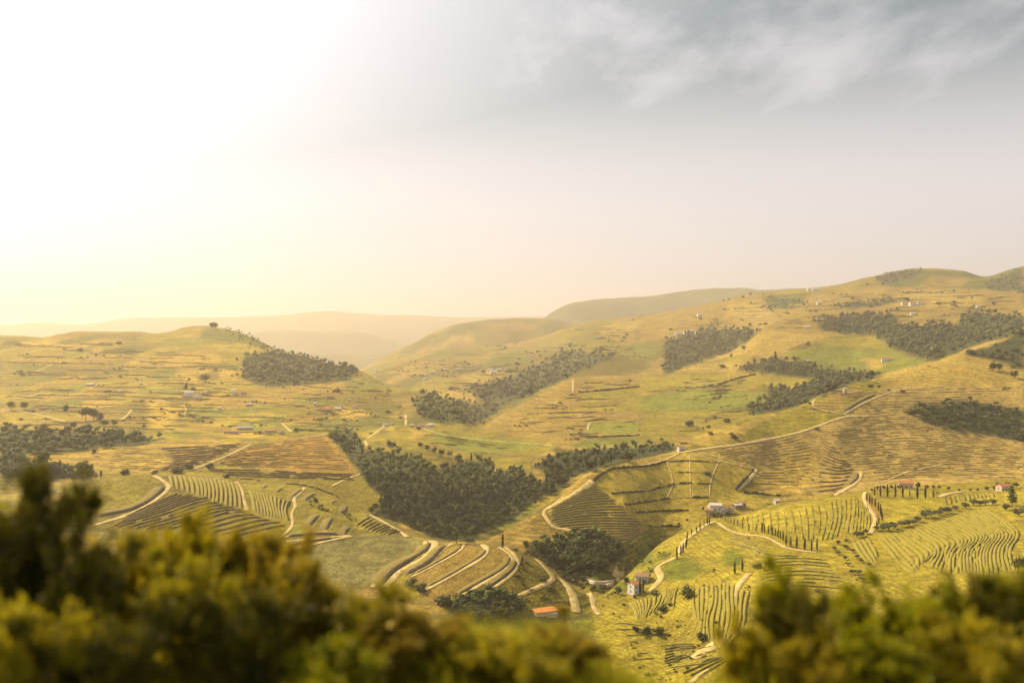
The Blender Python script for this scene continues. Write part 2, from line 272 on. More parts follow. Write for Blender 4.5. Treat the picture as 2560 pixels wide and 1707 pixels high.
def ground(x, y):
    """terrain height at world x, y"""
    x = np.atleast_1d(np.asarray(x, float)); y = np.maximum(np.atleast_1d(np.asarray(y, float)), 1.0)
    res = np.zeros(len(x))
    for s in range(0, len(x), 4000):
        xx = x[s:s + 4000]; yy = y[s:s + 4000]
        px = xx / yy * F + CX
        u = np.clip((px - PXC[0]) / 5.0, 0, NC - 1.001); c = u.astype(int); f = u - c
        B = LD[:, c] * (1 - f) + LD[:, c + 1] * f
        Zc = ZW[:, c] / D[:, c] * (1 - f) + ZW[:, c + 1] / D[:, c + 1] * f
        ly = np.log(yy)
        r = np.clip((B < ly[None, :]).sum(axis=0), 1, NR - 1); j = np.arange(len(xx))
        b0 = B[r - 1, j]; b1 = B[r, j]; t = np.clip((ly - b0) / np.maximum(b1 - b0, 1e-9), 0, 1)
        res[s:s + 4000] = (Zc[r - 1, j] * (1 - t) + Zc[r, j] * t) * yy
    return res
def poly_mask(px, py, poly):
    inside = np.zeros(px.shape, bool); n = len(poly)
    for i in range(n):
        x0, y0 = poly[i][:2]; x1, y1 = poly[(i + 1) % n][:2]
        if y0 == y1: continue
        c = ((y0 > py) != (y1 > py)) & (px < (x1 - x0) * (py - y0) / (y1 - y0) + x0)
        inside ^= c
    return inside

# ---- land cover: the colour of soil, grass and scrub, stored on the sheet
cov = np.zeros((NR, NC, 3)); rk = np.zeros((NR, NC)); st = np.full((NR, NC), 3.0)
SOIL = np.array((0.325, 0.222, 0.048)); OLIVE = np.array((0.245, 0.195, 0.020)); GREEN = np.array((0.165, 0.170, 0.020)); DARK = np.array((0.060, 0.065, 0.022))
TAN = np.array((0.39, 0.272, 0.06)); LIME = np.array((0.315, 0.252, 0.028)); RUST = np.array((0.30, 0.180, 0.036))
n1 = fbm(PXG / 90, LD * 16, 51, 4); n2 = fbm(PXG / 35, LD * 60, 77, 3)
k = np.clip(0.5 + 0.9 * n1, 0, 1)[..., None]
cov[:] = OLIVE * (1 - k) + SOIL * k
# patchwork of small fields on the hillsides
def cells(x, y, s):
    ix = np.floor(x); iy = np.floor(y); best = np.full(x.shape, 1e9); idv = np.zeros(x.shape)
    for ox in (-1, 0, 1):
        for oy in (-1, 0, 1):
            cx_ = ix + ox; cy_ = iy + oy; jx = cx_ + _hash(cx_, cy_, s); jy = cy_ + _hash(cx_, cy_, s + 1)
            d_ = np.abs(x - jx) + np.abs(y - jy); m_ = d_ < best; best = np.where(m_, d_, best); idv = np.where(m_, _hash(cx_, cy_, s + 2), idv)
    return idv
fs_ = 70 * np.clip(D / 1800, 0.5, 2.2)
lv = np.log2(np.clip(D / 1800, 0.5, 2.2)); q_ = np.round(lv * 1.0); size_ = 62 * 2.0 ** q_
ci = cells((XW + 25 * fbm(XW / 120, YW / 120, 201, 2)) / size_, (YW + 30 * fbm(XW / 120, YW / 120, 207, 2)) / (size_ * 2.0), 311)
pal = np.array([OLIVE * 0.62, GREEN * 0.7, TAN * 1.05, OLIVE * 0.8, OLIVE, OLIVE * 1.15, SOIL * 0.9, SOIL, GREEN * 0.9, GREEN * 1.1, LIME * 0.8, TAN * 0.85, OLIVE * 0.65, LIME * 0.9, SOIL * 0.75])
pc = pal[np.clip((ci * len(pal)).astype(int), 0, len(pal) - 1)]
pk = 0.9
cov = cov * (1 - pk) + pc * pk
far = np.clip((LD - math.log(6300)) / 0.1, 0, 1)[..., None]
cov = cov * (1 - far) + np.array((0.14, 0.14, 0.06)) * (1 + 0.5 * n2[..., None]) * far
rk[:] = 0.7
def cover(poly, col, rows=None, step=None, soft=0.0, edge=3.0, dmin=0, dmax=1e9):
    x0 = min(p[0] for p in poly) - 20; x1 = max(p[0] for p in poly) + 20; y0 = min(p[1] for p in poly) - 20; y1 = max(p[1] for p in poly) + 20
    c0 = max(0, int((x0 - PXC[0]) / 5)); c1 = min(NC, int((x1 - PXC[0]) / 5) + 2)
    px = PXG[:, c0:c1] + edge * fbm(PXG[:, c0:c1] / 12, PY[:, c0:c1] / 12, 5, 2); py = PY[:, c0:c1] + edge * fbm(PXG[:, c0:c1] / 12, PY[:, c0:c1] / 12, 8, 2)
    m = poly_mask(px, py, poly) & VIS[:, c0:c1] & (D[:, c0:c1] > dmin) & (D[:, c0:c1] < dmax)
    if soft:
        m = m & (n2[:, c0:c1] > soft - 1)
    if col is not None: cov[:, c0:c1][m] = np.asarray(col)
    if rows is not None: rk[:, c0:c1][m] = rows
    if step is not None: st[:, c0:c1][m] = step
V = lambda *p: list(p)
# left hill
cover(Z1(V((0, 200), (600, 170), (1400, 140), (1900, 310), (2300, 520), (0, 600))), None, 0.5, 4.2)
cover(Z1(V((0, 560), (1500, 500), (2300, 520), (2352, 640), (1900, 900), (1000, 900), (0, 800))), None, 0.55, 3.2)
cover(Z1(V((1150, 420), (1260, 440), (1330, 560), (1160, 540))), TAN); cover(Z1(V((1430, 420), (1600, 440), (1580, 500), (1430, 490))), TAN)
cover(Z1(V((970, 610), (1200, 660), (1190, 720), (1090, 800), (1110, 840), (980, 800), (960, 700))), TAN * 0.95, 0.1)
cover(Z1(V((1350, 270), (1560, 255), (1830, 300), (1500, 320), (1340, 300))), LIME)
cover(Z1(V((1330, 150), (1560, 180), (1800, 290), (1600, 260), (1300, 230))), GREEN * 0.8, 0.0)
cover(Z1(V((1600, 340), (1880, 310), (2100, 380), (2340, 440), (2300, 500), (1900, 540), (1700, 540), (1580, 480))), GREEN * 0.55, 0.0)
cover(Z1(V((130, 985), (760, 935), (1040, 940), (1110, 1030), (1000, 1100), (700, 1105), (580, 1095), (560, 1050), (330, 1040))), TAN * 0.95, 0.6, 2.6)
cover(Z1(V((1040, 940), (1640, 910), (1380, 1030), (1230, 1090), (1000, 1100), (1110, 1030))), SOIL * 0.62, 0.9, 2.6)
cover(Z1(V((1400, 1040), (1660, 925), (2150, 870), (2340, 1100), (1800, 1085))), RUST, 0.35, 2.6)
cover(Z2(V((0, 880), (300, 870), (420, 1010), (520, 1110), (100, 1085), (0, 1085))), RUST, 0.35, 2.6)
# valley fields left of the notch
cover(Z2(V((480, 900), (850, 800), (1300, 800), (1850, 920), (1640, 1000), (1650, 1170), (1450, 1090), (1200, 1000), (900, 900))), LIME * 0.78, 0.3, 4)
cover(Z2(V((1000, 830), (1800, 920), (1300, 990), (1000, 900))), GREEN * 1.15, 0.15)
cover(Z2(V((850, 820), (960, 830), (950, 870), (850, 880))), TAN)
# middle hill with green fields
cover(Z2(V((1310, 800), (1900, 480), (2352, 460), (2352, 930), (1880, 920), (1500, 860))), SOIL * 0.95, 0.35, 4)
cover(Z2(V((1980, 580), (2352, 530), (2352, 620), (2000, 630))), LIME * 0.85, 0.1); cover(Z2(V((1950, 650), (2352, 630), (2352, 700), (2000, 690))), LIME * 0.85, 0.1)
cover(Z2(V((2000, 765), (2352, 765), (2352, 850), (2000, 840))), GREEN * 1.2, 0.1); cover(Z2(V((2000, 880), (2352, 870), (2352, 930), (1900, 925))), GREEN, 0.2)
cover(Z3(V((-165, 790), (500, 760), (380, 830), (-165, 890))), LIME * 0.95, 0.1); cover(Z3(V((390, 830), (600, 775), (1010, 800), (840, 860), (400, 845))), LIME * 0.85, 0.05)
cover(Z3(V((-165, 920), (180, 870), (640, 890), (720, 950), (550, 990), (180, 1010), (-165, 1010))), GREEN * 1.15, 0.05)
cover(Z3(V((200, 1190), (300, 1120), (560, 1050), (700, 1045), (400, 1240), (220, 1240))), TAN, 0.1)
cover(Z3(V((-165, 1020), (560, 1010), (700, 1040), (200, 1180), (-165, 1250))), OLIVE, 0.4, 4)
cover(Z3(V((620, 480), (1050, 520), (700, 650), (400, 660), (-165, 790))), TAN * 0.95, 0.25, 5)
cover(Z3(V((1050, 530), (1400, 520), (1480, 610), (1700, 690), (1640, 760), (1440, 780), (1100, 730), (750, 640), (1000, 600))), GREEN * 1.1, 0.1)
cover(Z3(V((1050, 540), (1380, 525), (1470, 605), (1080, 590))), LIME * 0.85, 0.05)
cover(Z3(V((1290, 660), (1420, 680), (1420, 740), (1340, 740))), TAN, 0.1)
# far right hills
cover(Z3(V((-165, 400), (560, 260), (1000, 240), (1380, 200), (2352, 200), (2352, 330), (1900, 460), (1000, 500), (600, 480), (-165, 560))), SOIL * 0.9, 0.3, 6)
cover(Z3(V((420, 310), (640, 280), (700, 400), (400, 400))), TAN, 0.1); cover(Z3(V((1550, 215), (2050, 240), (2100, 330), (1500, 330))), TAN * 0.95, 0.1)
cover(Z3(V((1380, 130), (1560, 85), (2000, 105), (2100, 140), (2352, 70), (2352, 230), (2100, 220), (1450, 190))), GREEN * 0.75, 0.2, 6)
cover(Z3(V((1750, 130), (2000, 140), (1950, 200), (1650, 200))), SOIL * 0.8, 0.2)
cover(Z3(V((650, 260), (950, 240), (900, 340), (680, 345))), GREEN * 0.8, 0.0)
# hill with the grid of plots, and the big right hill
BIG = Z3(V((100, 1290), (450, 1245), (1220, 1045), (1500, 800), (1950, 620), (2352, 480), (2352, 1560), (1000, 1560), (400, 1400)))
cover(BIG, np.array((0.385, 0.268, 0.082)), 0.45, 2.0)
cover(Z3(V((410, 1235), (700, 1050), (1000, 920), (970, 1000), (1190, 1040), (900, 1150))), LIME * 0.9, 0.25, 3)
cover(Z3(V((740, 1300), (1000, 1250), (1000, 1400), (900, 1560), (720, 1500))), SOIL * 1.32, 0.45, 2.0)
cover(Z3(V((1300, 800), (1950, 640), (2352, 760), (2352, 850), (1500, 860))), TAN * 1.05, 0.4, 2.0)
GRID = Z5(V((1530, 255), (1640, 170), (1900, 150), (2100, 60), (2480, 120), (2352, 420), (2200, 560), (1880, 545)))
cover(GRID, np.array((0.345, 0.26, 0.04)), 0.1, 1.2)
cover(Z6(V((0, 120), (160, 60), (600, 165), (480, 320), (720, 380), (480, 480), (280, 440), (100, 560), (0, 560))), np.array((0.345, 0.26, 0.04)), 0.1, 1.2)
cover(Z5(V((1370, 240), (1600, 130), (2090, 50), (2100, 90), (1900, 150), (1640, 170), (1500, 260), (1230, 430), (1330, 330))), TAN * 0.95, 0.05)
cover(Z5(V((1220, 430), (1530, 270), (1880, 545), (1720, 670), (1560, 590), (1270, 560))), np.array((0.31, 0.22, 0.042)), 0.2, 2)
cover(Z5(V((780, 650), (1180, 450), (1270, 560), (1440, 580), (1320, 640), (1060, 690))), SOIL * 0.85, 0.5, 2.2)
# left domes and the promontory
cover(Z4(V((0, 180), (280, 100), (590, 95), (650, 150), (440, 310), (240, 350), (0, 330))), OLIVE * 0.92, 0.1)
cover(Z4(V((690, 90), (1120, 130), (1570, 170), (1900, 290), (2000, 350), (1850, 480), (1500, 430), (800, 205))), LIME * 0.72, 0.0)
cover(Z4(V((690, 195), (1200, 340), (1480, 425), (1400, 520), (200, 520), (300, 400))), OLIVE * 0.8, 0.0)
cover(Z4(V((900, 60), (1900, 90), (2110, 265), (1980, 340), (1560, 170), (1100, 130))), OLIVE * 0.8, 0.0)
cover(Z4(V((1900, 430), (2000, 350), (2300, 500), (1900, 490))), OLIVE * 0.9, 0.0)
cover(Z4(V((1480, 590), (1880, 495), (2250, 490), (2340, 560), (2060, 760), (1800, 830), (1600, 730))), np.array((0.19, 0.165, 0.055)), 0.1, 2)
cover(Z5(V((0, 600), (300, 600), (420, 640), (400, 720), (120, 880), (0, 960))), np.array((0.19, 0.165, 0.055)), 0.1, 2)
cover(Z5(V((330, 870), (600, 660), (1000, 690), (1020, 800), (640, 1010), (500, 1040))), SOIL * 0.78, 0.15, 2)
cover(Z5(V((1000, 690), (1130, 720), (1260, 880), (1030, 1000), (820, 980), (1030, 830))), OLIVE * 0.7, 0.2, 1.5)
cover(Z5(V((1270, 880), (1330, 900), (1400, 1100), (1100, 1120), (900, 1000), (1100, 990))), OLIVE * 0.75, 0.4, 1.5)
# near right slope
cover([(1480, 1500), (1660, 1352), (1775, 1297), (2161, 1225), (2560, 1195), (2700, 1200), (2700, 1800), (1500, 1800)], LIME * 0.95, 0.3, 0.8)
cover(Z6(V((480, 480), (1310, 330), (1390, 480), (1350, 590), (1220, 600), (1000, 690), (800, 600), (480, 520))), LIME * 1.05, 0.0)
cover(Z6(V((0, 790), (180, 740), (270, 830), (200, 880), (0, 890))), GREEN * 0.9, 0.0); cover(Z5(V((1980, 800), (2120, 740), (2260, 830), (2180, 890), (1960, 900))), GREEN * 0.9, 0.0)
cover(Z6(V((390, 700), (480, 690), (530, 760), (470, 810), (390, 800))), GREEN * 0.9, 0.0)
cover(Z6(V((1380, 370), (1800, 360), (2150, 330), (2150, 370), (1800, 440), (1420, 530))), LIME * 1.1, 0.05)
cover(Z6(V((1340, 330), (1440, 480), (1400, 530), (1320, 400))), RUST * 1.1, 0.05)
cover(Z5(V((1480, 900), (1520, 860), (1680, 790), (1660, 900), (1600, 930))), RUST, 0.3, 1.5)
cover(Z5(V((1480, 880), (1700, 760), (1960, 620), (2060, 700), (1930, 820), (1700, 1000), (1500, 1000))), GREEN * 0.8, 0.0, soft=0.9)
cover(Z6(V((1420, 610), (1500, 650), (1660, 740), (1620, 780), (1480, 690))), TAN, 0.1)

WOODS = {  # ground under the woods
 'central': Z2(V((330, 830), (480, 830), (560, 960), (700, 970), (890, 1000), (1000, 1080), (1200, 1040), (1310, 1020), (1420, 1080), (1560, 1110), (1690, 1180), (1720, 1250), (1560, 1380), (1330, 1500), (1280, 1550), (1000, 1530), (830, 1450), (580, 1360), (700, 1290), (580, 1190), (520, 1080), (430, 1000))),
 'valley': Z2(V((1640, 1060), (1780, 1000), (2000, 950), (2352, 935), (2560, 900), (2600, 960), (2352, 1010), (1900, 1130), (1870, 1200), (1740, 1260), (1700, 1200), (1750, 1120))),
 'ravine': Z5(V((1060, 660), (1300, 640), (1390, 590), (1480, 580), (1560, 600), (1700, 700), (1770, 700), (1700, 760), (1560, 850), (1470, 900), (1350, 880), (1250, 800), (1150, 720))),
 'right': Z3(V((1660, 1000), (1760, 960), (1950, 940), (2220, 990), (2352, 1010), (2352, 1215), (2250, 1200), (1900, 1130), (1700, 1095))),
 'rightupper': Z3(V((1960, 640), (2150, 580), (2352, 490), (2352, 760), (2100, 660))),
 'leftbelt': Z1(V((0, 800), (180, 820), (480, 830), (700, 850), (1100, 880), (850, 930), (330, 970), (130, 980), (170, 1050), (600, 1100), (610, 1150), (200, 1140), (0, 1120))),
 'midright': Z3(V((1010, 430), (1300, 380), (1500, 380), (1520, 440), (1700, 470), (1900, 460), (2000, 380), (2352, 400), (2352, 500), (2000, 600), (1740, 690), (1480, 600), (1410, 520), (1100, 500), (1020, 490))),
 'midvalley': Z3(V((470, 740), (700, 670), (900, 700), (1100, 760), (1280, 750), (1430, 790), (1200, 840), (1000, 930), (850, 990), (600, 1035), (530, 990), (720, 950), (680, 870), (860, 860), (1000, 800), (700, 770))),
 'eslope': Z3(V((0, 570), (270, 480), (440, 480), (620, 490), (560, 560), (400, 640), (200, 700), (0, 775))),
 'lefthill': Z1(V((1600, 340), (1880, 310), (2100, 380), (2340, 440), (2300, 500), (1900, 540), (1700, 540), (1580, 480))),
 'notch': Z2(V((860, 620), (1000, 590), (1300, 660), (1500, 640), (1300, 790), (1000, 780), (880, 720))),
 'evalley': Z2(V((1250, 560), (1500, 480), (1900, 300), (2200, 350), (1960, 440), (1650, 600), (1500, 640), (1300, 640))),
}
WOODS['crest'] = Z3(V((1370, 150), (1480, 102), (1560, 87), (1690, 90), (1620, 150), (1430, 190)))
WOODS['crestright'] = Z3(V((2090, 190), (2200, 130), (2352, 80), (2352, 230), (2120, 226)))
WOODS['strip'] = Z3(V((1080, 325), (1200, 300), (1400, 298), (1420, 285), (1640, 290), (1500, 305), (1380, 330), (1150, 342)))
WOODS['farpatch'] = Z3(V((640, 280), (700, 275), (900, 290), (940, 320), (820, 345), (690, 340)))
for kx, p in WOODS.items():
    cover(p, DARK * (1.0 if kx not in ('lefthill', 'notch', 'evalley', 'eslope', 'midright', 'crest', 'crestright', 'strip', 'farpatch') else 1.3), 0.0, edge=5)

cov = cov * np.array((1.06, 1.04, 0.75))
dry = (np.clip((1250 - PXG) / 500, 0, 1) * np.clip((LD - math.log(900)) / 0.3, 0, 1))[..., None]     # golden veil of light over the left hill, painted into the ground colour
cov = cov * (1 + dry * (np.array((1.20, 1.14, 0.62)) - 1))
# row phase follows the contour lines, gently warped
for _ in range(2):   # soften field borders slightly
    for ax in (0, 1):
        cov = (np.roll(cov, 1, ax) + 2 * cov + np.roll(cov, -1, ax)) / 4; rk = (np.roll(rk, 1, ax) + 2 * rk + np.roll(rk, -1, ax)) / 4
PHA = (ZW + 0.0011 * D * fbm(XW / 60, YW / 60, 91, 2)) / st

def mat_land():
    m = bpy.data.materials.new('land'); m.use_nodes = True; t = m.node_tree; n = t.nodes; l = t.links
    b = n['Principled BSDF']; b.inputs['Roughness'].default_value = 0.95; b.inputs['Specular IOR Level'].default_value = 0.1
    a = nd(n, 'ShaderNodeAttribute', attribute_name='cover'); g = nd(n, 'ShaderNodeNewGeometry')
    out = a.outputs['Color']
    for sc_, lo, hi in ((0.02, 0.78, 1.25), (0.14, 0.58, 1.36), (0.55, 0.50, 1.42)):
        no = nd(n, 'ShaderNodeTexNoise'); no.inputs['Scale'].default_value = sc_; no.inputs['Detail'].default_value = 4; no.inputs['Roughness'].default_value = 0.6
        l.new(g.outputs['Position'], no.inputs['Vector'])
        mr = nd(n, 'ShaderNodeMapRange'); l.new(no.outputs['Fac'], mr.inputs['Value']); mr.inputs['From Min'].default_value = 0.3; mr.inputs['From Max'].default_value = 0.7
        mr.inputs['To Min'].default_value = lo; mr.inputs['To Max'].default_value = hi
        s = nd(n, 'ShaderNodeVectorMath', operation='SCALE'); l.new(out, s.inputs[0]); l.new(mr.outputs[0], s.inputs['Scale']); out = s.outputs[0]
    pa = nd(n, 'ShaderNodeAttribute', attribute_name='row_phase'); ra = nd(n, 'ShaderNodeAttribute', attribute_name='row_amount')
    fr = nd(n, 'ShaderNodeMath', operation='FRACT'); l.new(pa.outputs['Fac'], fr.inputs[0])
    pp = nd(n, 'ShaderNodeMath', operation='PINGPONG'); l.new(fr.outputs[0], pp.inputs[0]); pp.inputs[1].default_value = 0.5
    mr = nd(n, 'ShaderNodeMapRange', interpolation_type='SMOOTHSTEP'); l.new(pp.outputs[0], mr.inputs['Value'])
    mr.inputs['From Min'].default_value = 0.10; mr.inputs['From Max'].default_value = 0.30; mr.inputs['To Min'].default_value = 1.0; mr.inputs['To Max'].default_value = 0.0
    # vines have gaps
    gn = nd(n, 'ShaderNodeTexNoise'); gn.inputs['Scale'].default_value = 0.035; gn.inputs['Detail'].default_value = 3; l.new(g.outputs['Position'], gn.inputs['Vector'])
    gm = nd(n, 'ShaderNodeMapRange'); l.new(gn.outputs['Fac'], gm.inputs['Value']); gm.inputs['From Min'].default_value = 0.33; gm.inputs['From Max'].default_value = 0.52
    m1 = nd(n, 'ShaderNodeMath', operation='MULTIPLY'); l.new(mr.outputs[0], m1.inputs[0]); l.new(ra.outputs['Fac'], m1.inputs[1])
    m2 = nd(n, 'ShaderNodeMath', operation='MULTIPLY'); l.new(m1.outputs[0], m2.inputs[0]); l.new(gm.outputs[0], m2.inputs[1])
    mx = nd(n, 'ShaderNodeMix', data_type='RGBA'); l.new(m2.outputs[0], mx.inputs['Factor']); l.new(out, mx.inputs['A']); mx.inputs['B'].default_value = (0.11, 0.085, 0.026, 1)
    l.new(mx.outputs['Result'], b.inputs['Base Color'])
    bp = nd(n, 'ShaderNodeBump'); bp.inputs['Strength'].default_value = 0.5; bp.inputs['Distance'].default_value = 0.8
    l.new(m2.outputs[0], bp.inputs['Height']); l.new(bp.outputs[0], b.inputs['Normal'])
    return m
M_LAND = mat_land()

def sheet(name, r0, r1, c0=0, c1=None):
    c1 = c1 or NC
    V_ = np.stack([XW[r0:r1, c0:c1], YW[r0:r1, c0:c1], ZW[r0:r1, c0:c1]], -1); nr, nc = V_.shape[:2]
    i = np.arange(nr * nc).reshape(nr, nc)
    faces = np.stack([i[:-1, :-1], i[:-1, 1:], i[1:, 1:], i[1:, :-1]], -1).reshape(-1, 4)
    me = mesh_from(name, V_.reshape(-1, 3), faces, [M_LAND], smooth=True)
    at = me.attributes.new('cover', 'FLOAT_COLOR', 'POINT')
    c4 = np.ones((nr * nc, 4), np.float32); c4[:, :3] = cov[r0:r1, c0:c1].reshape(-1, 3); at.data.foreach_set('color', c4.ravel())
    at = me.attributes.new('row_phase', 'FLOAT', 'POINT'); at.data.foreach_set('value', PHA[r0:r1, c0:c1].astype(np.float32).ravel())
    at = me.attributes.new('row_amount', 'FLOAT', 'POINT'); at.data.foreach_set('value', rk[r0:r1, c0:c1].astype(np.float32).ravel())
    return new_obj(name, me)
rK = START['V3'] + 1
cov[:START['drop2']] = np.array((0.10, 0.095, 0.02)); rk[:START['N']] = 0
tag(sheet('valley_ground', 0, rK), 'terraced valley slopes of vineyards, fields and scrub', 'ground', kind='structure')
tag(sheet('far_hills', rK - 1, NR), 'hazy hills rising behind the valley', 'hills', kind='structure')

# ------------------------------------------------------------------ haze
zlo = float(ZW.min()) - 1.0; zhi = float(ZW.max()) + 25.0
def box_mesh(name, x0, x1, y0, y1, z0, z1, mats=()):
    v = [(x0, y0, z0), (x1, y0, z0), (x1, y1, z0), (x0, y1, z0), (x0, y0, z1), (x1, y0, z1), (x1, y1, z1), (x0, y1, z1)]
    f = [(0, 3, 2, 1), (4, 5, 6, 7), (0, 1, 5, 4), (1, 2, 6, 5), (2, 3, 7, 6), (3, 0, 4, 7)]
    return mesh_from(name, v, f, mats)
mh = bpy.data.materials.new('haze'); mh.use_nodes = True
for n in list(mh.node_tree.nodes):
    if n.type != 'OUTPUT_MATERIAL': mh.node_tree.nodes.remove(n)
pv = nd(mh.node_tree.nodes, 'ShaderNodeVolumePrincipled')
pv.inputs['Color'].default_value = (1.0, 0.86, 0.68, 1); pv.inputs['Density'].default_value = HAZE_D; pv.inputs['Anisotropy'].default_value = HAZE_G
mh.node_tree.links.new(pv.outputs[0], mh.node_tree.nodes['Material Output'].inputs['Volume'])
hz_o = tag(new_obj('haze', box_mesh('haze', -14800, 14800, -60, 19300, zlo, zhi, [mh])), 'warm haze hanging in the valley air', 'haze', kind='stuff')

# ------------------------------------------------------------------ more materials
mat_simple('track_dirt', (0.52, 0.38, 0.13), 0.95, 0.38, 0.22)
mat_simple('bank_earth', (0.16, 0.10, 0.034), 0.95, 0.35, 0.4)
mat_simple('bank_grass', (0.28, 0.225, 0.024), 0.95, 0.35, 0.9)
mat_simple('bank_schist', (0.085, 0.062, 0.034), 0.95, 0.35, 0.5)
mat_simple('bank_field', (0.235, 0.175, 0.034), 0.95, 0.3, 0.6)
mat_simple('bank_pale', (0.21, 0.165, 0.034), 0.95, 0.3, 0.6)
mat_simple('bank_green', (0.16, 0.135, 0.035), 0.95, 0.4, 0.9)
mat_simple('vine_leaf', (0.175, 0.150, 0.026), 0.8, 0.35, 0.7)
mat_simple('vine_dry', (0.26, 0.175, 0.042), 0.85, 0.35, 0.7)
mat_simple('hedge_leaf', (0.055, 0.055, 0.020), 0.85, 0.4, 0.6)
mat_simple('stone_wall', (0.30, 0.25, 0.17), 0.95, 0.3, 1.5)
mat_simple('pine_leaf', (0.066, 0.078, 0.018), 0.8, 0.3, 0.4, objvar=0.9)
mat_simple('broad_leaf', (0.092, 0.100, 0.019), 0.8, 0.3, 0.4, trans=0.15, objvar=0.9)
mat_simple('olive_leaf', (0.135, 0.140, 0.055), 0.8, 0.3, 0.6, trans=0.1, objvar=0.6)
mat_simple('cypress_leaf', (0.034, 0.042, 0.016), 0.8, 0.25, 0.8, objvar=0.5)
mat_simple('far_leaf', (0.098, 0.104, 0.030), 0.85, 0.35, 0.05, tint=True)
mat_simple('scrub_leaf', (0.120, 0.105, 0.026), 0.85, 0.35, 0.1, tint=True)
mat_simple('wood_leaf', (0.078, 0.094, 0.018), 0.85, 0.35, 0.3, tint=True)
mat_simple('bark', (0.12, 0.085, 0.05), 0.9, 0.3, 4)
mat_simple('white_wall', (0.80, 0.76, 0.68), 0.8, 0.08, 0.6)
mat_simple('cream_wall', (0.62, 0.52, 0.36), 0.85, 0.12, 0.6)
mat_simple('blue_wall', (0.42, 0.50, 0.50), 0.8, 0.10, 0.6)
mat_simple('stone_house', (0.36, 0.30, 0.20), 0.9, 0.25, 0.8)
mat_simple('tile_red', (0.50, 0.20, 0.07), 0.85, 0.18, 1.2)
mat_simple('tile_orange', (0.66, 0.25, 0.055), 0.85, 0.15, 1.2)
mat_simple('tile_brown', (0.40, 0.22, 0.11), 0.85, 0.2, 1.2)
mat_simple('tile_pale', (0.66, 0.58, 0.45), 0.85, 0.12, 1.2)
mat_simple('window_dark', (0.03, 0.032, 0.035), 0.25, 0.1, 1)
mat_simple('door_wood', (0.16, 0.09, 0.04), 0.7, 0.2, 3)

# ------------------------------------------------------------------ lines on the land
def smooth_line(pts, n):
    p = np.array([q[:2] for q in pts], float)
    for _ in range(2):
        if len(p) < 3: break
        a = p[:-1] * 0.75 + p[1:] * 0.25; b = p[:-1] * 0.25 + p[1:] * 0.75
        q = np.empty((2 * len(a), 2)); q[0::2] = a; q[1::2] = b
        p = np.vstack([p[:1], q, p[-1:]])
    s = np.r_[0, np.cumsum(np.hypot(*np.diff(p, axis=0).T))]
    t = np.linspace(0, s[-1], n)
    return np.stack([np.interp(t, s, p[:, 0]), np.interp(t, s, p[:, 1])], 1)
def px_len(pts):
    p = np.array([q[:2] for q in pts], float); return float(np.hypot(*np.diff(p, axis=0).T).sum())
def side_vec(P):
    T = np.gradient(P[:, :2], axis=0); T /= np.maximum(np.linalg.norm(T, axis=1, keepdims=True), 1e-9)
    return np.stack([T[:, 1], -T[:, 0]], 1)
def smooth1(a, k=5):
    if len(a) < k: return a
    w = np.ones(k) / k; pad = k // 2
    return np.stack([np.convolve(np.pad(a[:, i], pad, mode='edge'), w, 'valid') for i in range(a.shape[1])], 1)
def loft(name, P, S, prof, mats, midx, seed=0, wob=0.0, gap=None, hscale=None):
    """sweep a cross-section (side metres, up metres) along a line lying on the ground"""
    n = len(P); K = len(prof); vs_ = np.zeros((n, K, 3))
    dist = np.r_[0, np.cumsum(np.linalg.norm(np.diff(P[:, :2], axis=0), axis=1))]
    up = np.ones(n)
    if wob: up = 1 + wob * fbm(dist / 2.5 + seed * 7.3, np.full(n, seed * 3.1), 11, 3)
    if gap: up = np.where(vnoise(dist / 9 + seed * 5.7, np.full(n, seed * 1.7), 23) < gap, 0.05, up)
    if hscale is not None: up = up * hscale
    for k_, (a, h) in enumerate(prof):
        w = a * (1 + (0.3 * wob * fbm(dist / 2 + k_ * 9, np.full(n, seed * 2.3 + k_), 41, 2) if wob else 0))
        x = P[:, 0] + S[:, 0] * w; y = P[:, 1] + S[:, 1] * w
        g = ground(x, y)
        vs_[:, k_] = np.stack([x, y, g + (h * up if h > 0 else h)], 1)
    i = np.arange(n * K).reshape(n, K)
    f = np.stack([i[:-1, :-1], i[:-1, 1:], i[1:, 1:], i[1:, :-1]], -1).reshape(-1, 4)
    mi = np.tile(np.asarray(midx), n - 1)
    return mesh_from(name, vs_.reshape(-1, 3), f, mats, mi)
def px_line(pts, step=4.0, minn=6):
    n = max(minn, int(px_len(pts) / step)); q = smooth_line(pts, n)
    P = hitv(q[:, 0], q[:, 1])
    return smooth1(P, 3)

